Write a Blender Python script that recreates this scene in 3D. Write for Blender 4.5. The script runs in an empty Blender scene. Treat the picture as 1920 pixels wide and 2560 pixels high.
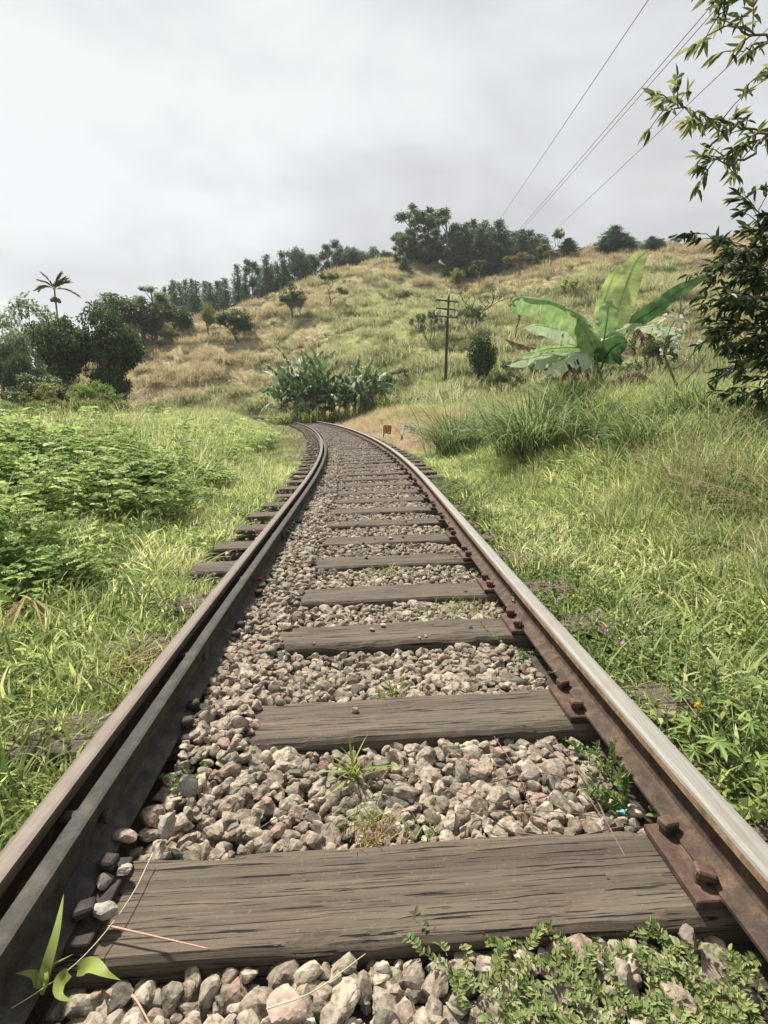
import bpy, math, random
import numpy as np
from mathutils import Vector, Matrix

S = bpy.context.scene
PI = math.pi
random.seed(7)
RG = np.random.default_rng(11)

# ------------------------------------------------------------------ camera
CAM_Z = 1.1775
TH = 0.1974
F = 1300.0                       # focal length in photo pixels (photo 1920 x 2560)
K = 1920 / 1659.0                # points below are read on a 1659 px wide copy of the photo
cam = bpy.data.cameras.new('camera')
cam.sensor_fit = 'VERTICAL'
cam.sensor_height = 36.0
cam.lens = F / 2560 * 36.0
cam.clip_start = 0.05
cam.clip_end = 3000
camo = bpy.data.objects.new('camera', cam)
S.collection.objects.link(camo)
camo.location = (0, 0, CAM_Z)
camo.rotation_euler = (PI / 2 - TH, 0, 0)
S.camera = camo

# ------------------------------------------------------------------ sky and sun
SUN = Vector((-0.34, 0.50, 0.80)).normalized()
sun = bpy.data.lights.new('sun', 'SUN')
sun.energy = 5.0
sun.angle = math.radians(3.5)
sun.color = (1.0, 0.95, 0.86)
suno = bpy.data.objects.new('sun', sun)
S.collection.objects.link(suno)
suno.rotation_euler = (-SUN).to_track_quat('-Z', 'Y').to_euler()

W = bpy.data.worlds.new('World')
S.world = W
W.use_nodes = True
nt = W.node_tree
for n in list(nt.nodes):
    nt.nodes.remove(n)


def N(t, kind, **kw):
    n = t.nodes.new(kind)
    for k, v in kw.items():
        setattr(n, k, v)
    return n


def mathn(t, op, a, b=None, c=None, clamp=False):
    n = t.nodes.new('ShaderNodeMath')
    n.operation = op
    n.use_clamp = clamp
    for i, v in enumerate((a, b, c)):
        if v is None:
            continue
        if isinstance(v, (int, float)):
            n.inputs[i].default_value = v
        else:
            t.links.new(v, n.inputs[i])
    return n.outputs[0]


def ramp(t, fac, stops, interp='LINEAR'):
    n = t.nodes.new('ShaderNodeValToRGB')
    n.color_ramp.interpolation = interp
    el = n.color_ramp.elements
    while len(el) < len(stops):
        el.new(0.5)
    for e, (p, c) in zip(el, stops):
        e.position = p
        e.color = (*c, 1) if len(c) == 3 else c
    t.links.new(fac, n.inputs[0])
    return n.outputs[0]


def mixc(t, fac, a, b, mode='MIX'):
    n = t.nodes.new('ShaderNodeMix')
    n.data_type = 'RGBA'
    n.blend_type = mode
    n.clamp_factor = True
    for i, v in ((0, fac), (6, a), (7, b)):
        if isinstance(v, (int, float)):
            n.inputs[i].default_value = v
        elif isinstance(v, tuple):
            n.inputs[i].default_value = (*v, 1) if len(v) == 3 else v
        else:
            t.links.new(v, n.inputs[i])
    return n.outputs[2]


def noise(t, vec, scale, detail=4, rough=0.55, dist=0.0):
    n = t.nodes.new('ShaderNodeTexNoise')
    n.inputs['Scale'].default_value = scale
    n.inputs['Detail'].default_value = detail
    n.inputs['Roughness'].default_value = rough
    n.inputs['Distortion'].default_value = dist
    if vec is not None:
        t.links.new(vec, n.inputs['Vector'])
    return n.outputs[0]


tc = N(nt, 'ShaderNodeTexCoord')
sep = N(nt, 'ShaderNodeSeparateXYZ')
nt.links.new(tc.outputs['Generated'], sep.inputs[0])
den = mathn(nt, 'ADD', mathn(nt, 'MAXIMUM', sep.outputs[2], 0.0), 0.30)
comb = N(nt, 'ShaderNodeCombineXYZ')
nt.links.new(mathn(nt, 'DIVIDE', sep.outputs[0], den), comb.inputs[0])
nt.links.new(mathn(nt, 'DIVIDE', sep.outputs[1], den), comb.inputs[1])
comb.inputs[2].default_value = 3.7
n1 = noise(nt, comb.outputs[0], 1.25, 5, 0.48, 0.25)
n2 = noise(nt, comb.outputs[0], 3.1, 5, 0.5, 0.4)
cl = mathn(nt, 'ADD', mathn(nt, 'MULTIPLY', n1, 1.0), mathn(nt, 'MULTIPLY', n2, 0.55))
cl = mathn(nt, 'SUBTRACT', cl, 0.275)
# thinner cloud (brighter) towards the left, thicker to the right
cl = mathn(nt, 'ADD', cl, mathn(nt, 'MULTIPLY', sep.outputs[0], -0.13))
dt = N(nt, 'ShaderNodeVectorMath', operation='DOT_PRODUCT')
nt.links.new(tc.outputs['Generated'], dt.inputs[0])
dt.inputs[1].default_value = Vector((-0.38, 0.80, 0.46)).normalized()
cl = mathn(nt, 'ADD', cl, mathn(nt, 'MULTIPLY', mathn(nt, 'POWER', mathn(nt, 'MAXIMUM', dt.outputs['Value'], 0.0), 14.0), 0.10))
ccol = ramp(nt, cl, [(0.38, (0.318, 0.315, 0.315)), (0.47, (0.355, 0.354, 0.352)), (0.56, (0.385, 0.393, 0.389)), (0.72, (0.455, 0.472, 0.464))])
skyt = N(nt, 'ShaderNodeTexSky', sky_type='NISHITA')
skyt.sun_disc = False
skyt.sun_elevation = math.asin(SUN.z)
skyt.sun_rotation = math.atan2(SUN.x, SUN.y)
skm = N(nt, 'ShaderNodeVectorMath', operation='SCALE')
nt.links.new(skyt.outputs[0], skm.inputs[0])
skm.inputs[3].default_value = 0.1
skc = mixc(nt, 0.93, skm.outputs[0], ccol)
bg = N(nt, 'ShaderNodeBackground')
nt.links.new(skc, bg.inputs[0])
bg.inputs[1].default_value = 1.0
wo = N(nt, 'ShaderNodeOutputWorld')
nt.links.new(bg.outputs[0], wo.inputs[0])

S.view_settings.view_transform = 'Standard'
S.view_settings.look = 'None'
S.view_settings.exposure = 0.97
S.view_settings.gamma = 1.0
S.render.film_transparent = False
S.cycles.max_bounces = 6
S.cycles.diffuse_bounces = 3
S.cycles.glossy_bounces = 2
S.cycles.transmission_bounces = 3
S.cycles.transparent_max_bounces = 4


# ------------------------------------------------------------------ picture -> place
def ray(px, py):
    u = (px * K - 960) / F
    v = (py * K - 1280) / F
    return Vector((u, math.cos(TH) - math.sin(TH) * v, -math.sin(TH) - math.cos(TH) * v))


def at(px, py, Y):
    d = ray(px, py)
    return Vector((0, 0, CAM_Z)) + d * (Y / d.y)


def gp(px, py, z=0.0):
    d = ray(px, py)
    return Vector((0, 0, CAM_Z)) + d * ((z - CAM_Z) / d.z)


def xat(px, Y):
    return (px * K - 960) / F * Y / (math.cos(TH) + math.sin(TH) * 0.17)


# ------------------------------------------------------------------ object helpers
C = S.collection


def link(o, parent=None):
    C.objects.link(o)
    if parent is not None:
        o.parent = parent
    return o


def tag(o, label=None, cat=None, group=None, kind=None):
    if label:
        o['label'] = label
    if cat:
        o['category'] = cat
    if group:
        o['group'] = group
    if kind:
        o['kind'] = kind
    return o


def empty(name, loc=(0, 0, 0), rz=0.0, label=None, cat=None, group=None):
    o = bpy.data.objects.new(name, None)
    o.empty_display_size = 0.1
    o.location = loc
    o.rotation_euler = (0, 0, rz)
    link(o)
    return tag(o, label, cat, group)


def raw_mesh(name, V, FS, mats, fm=None, smooth=False, col=None):
    """V (n,3); FS list of int arrays (m,k); fm list of material index arrays (or ints) per entry."""
    me = bpy.data.meshes.new(name)
    V = np.asarray(V, dtype=np.float32)
    FS = [np.asarray(f, dtype=np.int32) for f in FS if len(f)]
    me.vertices.add(len(V))
    me.vertices.foreach_set('co', V.ravel())
    nl = sum(f.size for f in FS)
    nf = sum(len(f) for f in FS)
    me.loops.add(nl)
    me.loops.foreach_set('vertex_index', np.concatenate([f.ravel() for f in FS]))
    me.polygons.add(nf)
    tot = np.concatenate([np.full(len(f), f.shape[1], dtype=np.int32) for f in FS])
    st = np.concatenate([[0], np.cumsum(tot)[:-1]]).astype(np.int32)
    me.polygons.foreach_set('loop_start', st)
    me.polygons.foreach_set('loop_total', tot)
    if fm is not None:
        mi = np.concatenate([np.full(len(f), m, dtype=np.int32) if np.isscalar(m) else np.asarray(m, dtype=np.int32) for f, m in zip(FS, fm)])
        me.polygons.foreach_set('material_index', mi)
    me.polygons.foreach_set('use_smooth', np.full(nf, smooth, dtype=bool))
    if not isinstance(mats, (list, tuple)):
        mats = [mats]
    for m in mats:
        me.materials.append(m)
    me.update(calc_edges=True)
    if col is not None:
        ca = me.color_attributes.new('col', 'FLOAT_COLOR', 'POINT')
        cc = np.ones((len(V), 4), dtype=np.float32)
        cc[:, :3] = col
        ca.data.foreach_set('color', cc.ravel())
    return me


def mobj(name, V, FS, mats, parent=None, **kw):
    me = raw_mesh(name, V, FS, mats, **kw)
    return link(bpy.data.objects.new(name, me), parent)


class MB:
    """collects pieces and builds ONE mesh object"""

    def __init__(self):
        self.V, self.F, self.n = [], {}, 0

    def add(self, V, FS, m=0):
        V = np.asarray(V, dtype=float).reshape(-1, 3)
        self.V.append(V)
        for f in FS:
            f = np.asarray(f, dtype=np.int32)
            if len(f) == 0:
                continue
            self.F.setdefault((f.shape[1], m), []).append(f + self.n)
        self.n += len(V)
        return self

    def box(self, c, s, M=None, m=0, bev=0.0):
        x, y, z = [v / 2 for v in s]
        b = min(bev, x * .9, y * .9, z * .9)
        if b <= 0:
            v = np.array([[i, j, k] for k in (-z, z) for j in (-y, y) for i in (-x, x)], dtype=float)
            f = [[0, 2, 3, 1], [4, 5, 7, 6], [0, 1, 5, 4], [2, 6, 7, 3], [0, 4, 6, 2], [1, 3, 7, 5]]
            fs = [f]
        else:
            vs = []
            idx = {}
            for sx in (-1, 1):
                for sy in (-1, 1):
                    for sz in (-1, 1):
                        idx[(sx, sy, sz, 0)] = len(vs); vs.append([sx * x, sy * (y - b), sz * (z - b)])
                        idx[(sx, sy, sz, 1)] = len(vs); vs.append([sx * (x - b), sy * y, sz * (z - b)])
                        idx[(sx, sy, sz, 2)] = len(vs); vs.append([sx * (x - b), sy * (y - b), sz * z])
            v = np.array(vs)
            q, t = [], []
            for s in (-1, 1):
                for ax in range(3):
                    o = [a for a in range(3) if a != ax]
                    r = []
                    for p, w in ((-1, -1), (1, -1), (1, 1), (-1, 1)):
                        k = [0, 0, 0]; k[ax] = s; k[o[0]] = p; k[o[1]] = w
                        r.append(idx[(*k, ax)])
                    q.append(r)
            for ax in range(3):
                o = [a for a in range(3) if a != ax]
                for p in (-1, 1):
                    for w in (-1, 1):
                        k0 = [0, 0, 0]; k0[o[0]] = p; k0[o[1]] = w
                        k1 = list(k0); k0[ax] = -1; k1[ax] = 1
                        q.append([idx[(*k0, o[0])], idx[(*k1, o[0])], idx[(*k1, o[1])], idx[(*k0, o[1])]])
            for sx in (-1, 1):
                for sy in (-1, 1):
                    for sz in (-1, 1):
                        t.append([idx[(sx, sy, sz, i)] for i in range(3)])
            fs = [q, t]
        if M is not None:
            v = v @ np.array(M.to_3x3()).T
        v = v + np.array(c)
        return self.add(v, fs, m)

    def tube(self, P, R, n=8, m=0, cap=True):
        P = np.asarray([tuple(p) for p in P], dtype=float)
        R = np.broadcast_to(np.asarray(R, dtype=float), (len(P),))
        T = np.gradient(P, axis=0)
        T /= np.linalg.norm(T, axis=1)[:, None] + 1e-9
        a = np.array([0, 0, 1.0]) if abs(T[0][2]) < 0.9 else np.array([1.0, 0, 0])
        u = np.cross(T[0], a); u /= np.linalg.norm(u)
        ang = np.arange(n) * 2 * PI / n
        V = []
        for i in range(len(P)):
            u = u - T[i] * (u @ T[i]); u /= np.linalg.norm(u) + 1e-9
            w = np.cross(T[i], u)
            V.append(P[i] + R[i] * (np.cos(ang)[:, None] * u + np.sin(ang)[:, None] * w))
        V = np.concatenate(V)
        i = np.arange(len(P) - 1)[:, None] * n
        j = np.arange(n)[None, :]
        k = (j + 1) % n
        q = np.stack([i + j, i + k, i + n + k, i + n + j], -1).reshape(-1, 4)
        fs = [q]
        if cap and n > 2:
            e = (len(P) - 1) * n
            V = np.concatenate([V, P[:1], P[-1:]])
            c0, c1 = len(V) - 2, len(V) - 1
            fs.append([[c0, (a_ + 1) % n, a_] for a_ in range(n)] + [[c1, e + a_, e + (a_ + 1) % n] for a_ in range(n)])
        return self.add(V, fs, m)

    def build(self, name, mats, parent=None, smooth=False, col=None):
        V = np.concatenate(self.V)
        ks = list(self.F)
        FS = [np.concatenate(self.F[k]) for k in ks]
        return mobj(name, V, FS, mats, parent, fm=[k[1] for k in ks], smooth=smooth, col=col)

    def mesh(self, name, mats, smooth=False):
        V = np.concatenate(self.V)
        ks = list(self.F)
        return raw_mesh(name, V, [np.concatenate(self.F[k]) for k in ks], mats, fm=[k[1] for k in ks], smooth=smooth)


def copy_tree(o, parent=None):
    c = o.copy()
    link(c, parent)
    for ch in list(o.children):
        copy_tree(ch, c)
    return c


ORD = ['first', 'second', 'third', 'fourth', 'fifth', 'sixth', 'seventh', 'eighth', 'ninth', 'tenth', 'eleventh', 'twelfth',
       'thirteenth', 'fourteenth', 'fifteenth', 'sixteenth', 'seventeenth', 'eighteenth', 'nineteenth', 'twentieth']
ORD += ['twenty ' + o for o in ORD[:9]] + ['thirtieth'] + ['thirty ' + o for o in ORD[:9]] + ['fortieth'] + ['forty ' + o for o in ORD[:9]]


# ------------------------------------------------------------------ smooth numpy noise
def _hash(ix, iy, seed):
    h = (ix * 374761393 + iy * 668265263 + seed * 1442695041) & 0x7fffffff
    h = ((h ^ (h >> 13)) * 1274126177) & 0x7fffffff
    return ((h ^ (h >> 16)) & 0xffff) / 65535.0


def vnoise(x, y, sc, seed=1, oct=3):
    x = np.asarray(x, dtype=float) / sc
    y = np.asarray(y, dtype=float) / sc
    out, amp, tot = 0, 1.0, 0
    for o in range(oct):
        ix = np.floor(x).astype(np.int64); iy = np.floor(y).astype(np.int64)
        fx = x - ix; fy = y - iy
        fx = fx * fx * (3 - 2 * fx); fy = fy * fy * (3 - 2 * fy)
        a = _hash(ix, iy, seed + o); b = _hash(ix + 1, iy, seed + o)
        c = _hash(ix, iy + 1, seed + o); d = _hash(ix + 1, iy + 1, seed + o)
        out = out + amp * ((a * (1 - fx) + b * fx) * (1 - fy) + (c * (1 - fx) + d * fx) * fy)
        tot += amp; amp *= .5; x = x * 2.03 + 5.1; y = y * 2.03 + 9.7
    return out / tot


def sstep(a, b, x):
    t = np.clip((np.asarray(x, dtype=float) - a) / (b - a), 0, 1)
    return t * t * (3 - 2 * t)


# ------------------------------------------------------------------ materials
def mat(name):
    m = bpy.data.materials.new(name)
    m.use_nodes = True
    t = m.node_tree
    b = t.nodes['Principled BSDF']
    return m, t, b


def bump(t, b, h, strength=0.5, dist=0.02):
    n = t.nodes.new('ShaderNodeBump')
    n.inputs['Strength'].default_value = strength
    n.inputs['Distance'].default_value = dist
    t.links.new(h, n.inputs['Height'])
    t.links.new(n.outputs[0], b.inputs['Normal'])


def objco(t):
    return N(t, 'ShaderNodeTexCoord').outputs['Object']


def island(t):
    return N(t, 'ShaderNodeNewGeometry').outputs['Random Per Island']


def plain(name, c, rough=0.8, metal=0.0, var=0.15, sc=30, bstr=0.2):
    m, t, b = mat(name)
    oc = objco(t)
    n = noise(t, oc, sc, 4)
    lo = tuple(v * (1 - var) for v in c); hi = tuple(min(1, v * (1 + var)) for v in c)
    t.links.new(ramp(t, n, [(0.3, lo), (0.7, hi)]), b.inputs['Base Color'])
    b.inputs['Roughness'].default_value = rough
    b.inputs['Metallic'].default_value = metal
    if bstr:
        bump(t, b, n, bstr, 0.01)
    return m


def leafmat(name, cols, trans=0.35, rough=0.55, instanced=False, tip=None, spec=0.3):
    """cols: list of colours picked per leaf; instanced: a 'tint' value per plant shifts the pick."""
    m, t, b = mat(name)
    r = island(t)
    if instanced:
        a = N(t, 'ShaderNodeAttribute', attribute_type='INSTANCER', attribute_name='tint')
        r = mathn(t, 'ADD', mathn(t, 'MULTIPLY', r, 0.45), mathn(t, 'MULTIPLY', a.outputs['Fac'], 0.55))
    st = [((i + .5) / len(cols), c) for i, c in enumerate(cols)]
    col = ramp(t, r, st)
    t.links.new(col, b.inputs['Base Color'])
    b.inputs['Roughness'].default_value = rough
    b.inputs['Specular IOR Level'].default_value = spec
    tr = N(t, 'ShaderNodeBsdfTranslucent')
    hs = N(t, 'ShaderNodeHueSaturation')
    hs.inputs['Hue'].default_value = 0.485
    hs.inputs['Saturation'].default_value = 0.98
    hs.inputs['Value'].default_value = 1.3
    t.links.new(col, hs.inputs['Color'])
    t.links.new(hs.outputs[0], tr.inputs[0])
    mx = N(t, 'ShaderNodeMixShader')
    mx.inputs[0].default_value = trans
    t.links.new(b.outputs[0], mx.inputs[1])
    t.links.new(tr.outputs[0], mx.inputs[2])
    t.links.new(mx.outputs[0], t.nodes['Material Output'].inputs[0])
    return m


M = {}
# weathered timber: grain and cracks along local x
m, t, b = mat('sleeper_timber'); M['timber'] = m
oc = objco(t)
oi = N(t, 'ShaderNodeObjectInfo')
mp = N(t, 'ShaderNodeMapping'); t.links.new(oc, mp.inputs[0]); mp.inputs[3].default_value = (2.6, 120, 120)
va = N(t, 'ShaderNodeVectorMath', operation='ADD'); t.links.new(mp.outputs[0], va.inputs[0])
cx = N(t, 'ShaderNodeCombineXYZ'); t.links.new(mathn(t, 'MULTIPLY', oi.outputs['Random'], 70.0), cx.inputs[1])
t.links.new(mathn(t, 'MULTIPLY', oi.outputs['Random'], 31.0), cx.inputs[0]); t.links.new(cx.outputs[0], va.inputs[1])
g1 = noise(t, va.outputs[0], 1.0, 5, 0.6, 0.15)
mp2 = N(t, 'ShaderNodeMapping'); t.links.new(va.outputs[0], mp2.inputs[0]); mp2.inputs[3].default_value = (1.25, 1.3, 1.3)
g2 = noise(t, mp2.outputs[0], 1.0, 3, 0.55, 0.5)
g3 = noise(t, oc, 5.0, 4)
crack = ramp(t, g2, [(0.35, (0, 0, 0)), (0.41, (1, 1, 1))])
base = ramp(t, g1, [(0.25, (0.035, 0.026, 0.020)), (0.5, (0.085, 0.064, 0.048)), (0.75, (0.145, 0.112, 0.086))])
base = mixc(t, mathn(t, 'MULTIPLY', ramp(t, g3, [(0.4, (0, 0, 0)), (0.7, (1, 1, 1))]), 0.45), base, (0.092, 0.084, 0.058))
base = mixc(t, mathn(t, 'MULTIPLY', oi.outputs['Random'], 0.30), base, (0.15, 0.12, 0.095))
g4 = noise(t, va.outputs[0], 0.09, 5, 0.65, 0.6)
base = mixc(t, mathn(t, 'MULTIPLY', ramp(t, g4, [(0.48, (0, 0, 0)), (0.66, (1, 1, 1))]), 0.55), base, (0.038, 0.031, 0.024))
dst = noise(t, oc, 90, 3, 0.7)
base = mixc(t, mathn(t, 'MULTIPLY', ramp(t, dst, [(0.60, (0, 0, 0)), (0.72, (1, 1, 1))]), 0.35), base, (0.21, 0.185, 0.15))
col = mixc(t, crack, (0.012, 0.010, 0.009), base)
t.links.new(col, b.inputs['Base Color'])
b.inputs['Roughness'].default_value = 0.85
b.inputs['Specular IOR Level'].default_value = 0.2
hh = mathn(t, 'ADD', mathn(t, 'MULTIPLY', g1, 0.35), mathn(t, 'MULTIPLY', crack, 0.8))
bump(t, b, hh, 0.8, 0.006)

# rust
def rustmat(name, stops, rough=0.8, metal=0.15, sc=18):
    m, t, b = mat(name)
    g = N(t, 'ShaderNodeNewGeometry').outputs['Position']
    n = noise(t, g, sc, 6, 0.65, 0.3)
    n2 = noise(t, g, sc * 9, 3, 0.6)
    v = mathn(t, 'ADD', mathn(t, 'MULTIPLY', n, 0.75), mathn(t, 'MULTIPLY', n2, 0.25))
    t.links.new(ramp(t, v, stops), b.inputs['Base Color'])
    b.inputs['Roughness'].default_value = rough
    b.inputs['Metallic'].default_value = metal
    b.inputs['Specular IOR Level'].default_value = 0.25
    bump(t, b, v, 0.5, 0.006)
    return m


M['rust'] = rustmat('rail_rust', [(0.3, (0.022, 0.016, 0.013)), (0.5, (0.062, 0.042, 0.030)), (0.62, (0.115, 0.074, 0.050)), (0.75, (0.19, 0.135, 0.095))])
M['plate'] = rustmat('plate_rust', [(0.3, (0.028, 0.019, 0.015)), (0.5, (0.085, 0.052, 0.038)), (0.7, (0.17, 0.105, 0.078))], sc=14)
M['plate_dark'] = rustmat('dark_pitted_steel', [(0.3, (0.014, 0.012, 0.011)), (0.5, (0.04, 0.033, 0.028)), (0.7, (0.085, 0.066, 0.054))], sc=22)
M['guard'] = rustmat('guard_rail_steel', [(0.3, (0.018, 0.016, 0.014)), (0.5, (0.05, 0.045, 0.038)), (0.72, (0.11, 0.098, 0.082))], rough=0.65, metal=0.1)
M['guard_top'] = rustmat('guard_rail_top', [(0.3, (0.014, 0.012, 0.010)), (0.5, (0.034, 0.031, 0.025)), (0.72, (0.075, 0.068, 0.054))], rough=0.75, metal=0.1, sc=12)


def railtop(name, c, edge, rough, metal):
    m, t, b = mat(name)
    g = N(t, 'ShaderNodeNewGeometry').outputs['Position']
    mp = N(t, 'ShaderNodeMapping'); t.links.new(g, mp.inputs[0]); mp.inputs[3].default_value = (160, 1.6, 8)
    n = noise(t, mp.outputs[0], 1.0, 4, 0.6)
    n2 = noise(t, g, 9.0, 5, 0.6)
    cc = mixc(t, mathn(t, 'MULTIPLY', ramp(t, n, [(0.42, (0, 0, 0)), (0.72, (1, 1, 1))]), 0.55), c, edge)
    cc = mixc(t, mathn(t, 'MULTIPLY', ramp(t, n2, [(0.5, (0, 0, 0)), (0.75, (1, 1, 1))]), 0.35), cc, edge)
    t.links.new(cc, b.inputs['Base Color'])
    b.inputs['Metallic'].default_value = metal
    b.inputs['Specular IOR Level'].default_value = 0.35
    t.links.new(mathn(t, 'ADD', mathn(t, 'MULTIPLY', n2, 0.25), rough), b.inputs['Roughness'])
    bump(t, b, n, 0.1, 0.002)
    return m


M['top_r'] = railtop('polished_rail_top', (0.235, 0.228, 0.205), (0.135, 0.115, 0.09), 0.52, 0.15)
M['top_l'] = railtop('worn_rail_top', (0.125, 0.097, 0.074), (0.065, 0.047, 0.036), 0.50, 0.1)
M['edge'] = rustmat('rail_head_edge', [(0.3, (0.10, 0.06, 0.035)), (0.5, (0.24, 0.155, 0.09)), (0.7, (0.38, 0.28, 0.18))], sc=25)

# ballast stone
m, t, b = mat('ballast_stone'); M['stone'] = m
r = island(t)
oc = objco(t)
n = noise(t, oc, 55, 4, 0.6)
n2 = noise(t, oc, 260, 3, 0.6)
base = ramp(t, r, [(0.0, (0.205, 0.175, 0.14)), (0.22, (0.345, 0.30, 0.245)), (0.42, (0.20, 0.18, 0.14)), (0.58, (0.43, 0.38, 0.305)), (0.72, (0.10, 0.095, 0.075)),
                  (0.88, (0.27, 0.225, 0.18)), (0.975, (0.28, 0.20, 0.16)), (1.0, (0.40, 0.365, 0.31))])
dirt = ramp(t, n, [(0.38, (0.42, 0.36, 0.30)), (0.60, (1.05, 1.03, 1))])
base = mixc(t, 0.85, base, dirt, 'MULTIPLY')
t.links.new(base, b.inputs['Base Color'])
b.inputs['Roughness'].default_value = 0.8
b.inputs['Specular IOR Level'].default_value = 0.25
bump(t, b, mathn(t, 'ADD', n, mathn(t, 'MULTIPLY', n2, 0.4)), 0.6, 0.004)

m, t, b = mat('ground_soil'); M['ground'] = m
ca = N(t, 'ShaderNodeAttribute', attribute_name='col')
g = N(t, 'ShaderNodeNewGeometry').outputs['Position']
n = noise(t, g, 1.3, 6, 0.65)
n2 = noise(t, g, 14.0, 5, 0.7)
v = mathn(t, 'ADD', mathn(t, 'MULTIPLY', n, 0.5), mathn(t, 'MULTIPLY', n2, 0.5))
cc = mixc(t, 1.0, ca.outputs['Color'], ramp(t, v, [(0.32, (0.45, 0.45, 0.42)), (0.62, (1.25, 1.25, 1.2))]), 'MULTIPLY')
t.links.new(cc, b.inputs['Base Color'])
b.inputs['Roughness'].default_value = 0.95
b.inputs['Specular IOR Level'].default_value = 0.1
bump(t, b, v, 0.8, 0.08)

G = lambda r, g, b_: (r, g, b_)
M['grass'] = leafmat('grass_blade', [G(.06, .098, .026), G(.16, .22, .066), G(.30, .37, .125), G(.42, .47, .195), G(.53, .51, .29)], 0.52, instanced=True)
M['grassdk'] = leafmat('long_grass_blade', [G(.05, .085, .026), G(.125, .18, .056), G(.245, .305, .108), G(.36, .40, .175), G(.50, .48, .30)], 0.48, instanced=True)
M['seed'] = leafmat('seed_stalk', [G(.27, .26, .12), G(.38, .33, .18), G(.42, .34, .22)], 0.3, instanced=True)
M['herb'] = leafmat('herb_leaf', [G(.07, .125, .034), G(.17, .26, .075), G(.295, .39, .13), G(.40, .48, .21)], 0.48, instanced=True)
M['creep'] = leafmat('creeper_leaf', [G(.07, .11, .03), G(.15, .20, .06), G(.25, .30, .10), G(.34, .37, .15)], 0.35, instanced=True)
M['scrub'] = leafmat('scrub_leaf', [G(.08, .11, .045), G(.15, .19, .07), G(.25, .28, .12)], 0.3, instanced=True)
M['straw'] = leafmat('dry_straw', [G(.20, .14, .09), G(.38, .29, .18), G(.54, .44, .29), G(.45, .32, .22)], 0.3, instanced=True)
M['hillgreen'] = leafmat('hill_grass', [G(.12, .15, .06), G(.25, .28, .12), G(.38, .39, .20), G(.47, .45, .27)], 0.35, instanced=True)
M['hilldry'] = leafmat('hill_dry_grass', [G(.21, .18, .10), G(.36, .305, .17), G(.46, .39, .235), G(.41, .39, .20)], 0.3, instanced=True)
M['bark'] = plain('bark', (.11, .09, .07), 0.9, 0, .4, 12, .6)
M['barkpale'] = plain('pale_bark', (.24, .20, .16), 0.9, 0, .3, 12, .6)
M['stem'] = plain('green_stem', (.12, .16, .05), 0.7, 0, .3, 30)
M['twig'] = plain('dry_twig', (.13, .09, .065), 0.85, 0, .3, 60)
M['pinktwig'] = plain('pink_straw', (.42, .24, .18), 0.7, 0, .15, 60)
M['palestraw'] = plain('pale_straw', (.42, .38, .24), 0.7, 0, .15, 60)
M['f_dark'] = leafmat('dark_tree_leaf', [G(.014, .034, .014), G(.032, .066, .024), G(.065, .115, .038), G(.12, .175, .055)], 0.3)
M['f_mid'] = leafmat('mid_tree_leaf', [G(.03, .06, .022), G(.06, .10, .03), G(.10, .145, .045), G(.15, .18, .06)], 0.25)
M['f_pine'] = leafmat('pine_needle', [G(.035, .075, .042), G(.065, .115, .062), G(.11, .17, .085)], 0.3)
M['f_haze'] = leafmat('far_tree_leaf', [G(.085, .125, .07), G(.15, .20, .10), G(.23, .28, .14)], 0.4)
M['f_euc'] = leafmat('eucalyptus_leaf', [G(.055, .10, .05), G(.09, .145, .07), G(.15, .21, .10)], 0.3)
M['f_yel'] = leafmat('yellow_green_leaf', [G(.10, .14, .035), G(.17, .20, .05), G(.26, .27, .08)], 0.3)
M['f_dry'] = leafmat('dry_tree_leaf', [G(.16, .13, .06), G(.24, .20, .09), G(.20, .20, .07)], 0.25)
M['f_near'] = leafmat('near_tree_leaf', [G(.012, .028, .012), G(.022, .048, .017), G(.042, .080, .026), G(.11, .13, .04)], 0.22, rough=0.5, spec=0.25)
M['lobed'] = leafmat('lobed_leaf', [G(.12, .20, .045), G(.18, .27, .065), G(.23, .31, .09)], 0.35)


def bananamat(name, cols, trans=0.35):
    m, t, b = mat(name)
    oc = N(t, 'ShaderNodeTexCoord').outputs['UV']
    n = noise(t, objco(t), 6, 4)
    col = ramp(t, n, [(0.3, cols[0]), (0.5, cols[1]), (0.7, cols[2])])
    wv = N(t, 'ShaderNodeAttribute', attribute_name='col')
    sp = N(t, 'ShaderNodeSeparateColor'); t.links.new(wv.outputs['Color'], sp.inputs[0])
    rib = ramp(t, N_wave(t, sp.outputs[0]), [(0.0, (0.9, 0.9, 0.9)), (1.0, (1.05, 1.05, 1.05))])
    col = mixc(t, 1.0, col, rib, 'MULTIPLY')
    t.links.new(col, b.inputs['Base Color'])
    ed = mathn(t, 'ADD', sp.outputs[1], mathn(t, 'MULTIPLY', noise(t, objco(t), 9, 3), 0.35))
    ed = mathn(t, 'ADD', ed, mathn(t, 'MULTIPLY', mathn(t, 'POWER', sp.outputs[0], 8.0), 0.25))
    col = mixc(t, ramp(t, ed, [(0.0, (0, 0, 0)), (0.999, (0, 0, 0))]) if False else mathn(t, 'MULTIPLY', mathn(t, 'GREATER_THAN', ed, 1.17), 0.85), col, (0.22, 0.14, 0.08))
    b.inputs['Roughness'].default_value = 0.55
    b.inputs['Specular IOR Level'].default_value = 0.25
    tr = N(t, 'ShaderNodeBsdfTranslucent')
    t.links.new(col, tr.inputs[0])
    mx = N(t, 'ShaderNodeMixShader'); mx.inputs[0].default_value = trans
    t.links.new(b.outputs[0], mx.inputs[1]); t.links.new(tr.outputs[0], mx.inputs[2])
    t.links.new(mx.outputs[0], t.nodes['Material Output'].inputs[0])
    return m


def N_wave(t, fac):
    return mathn(t, 'FRACT', mathn(t, 'MULTIPLY', fac, 26.0))


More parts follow.
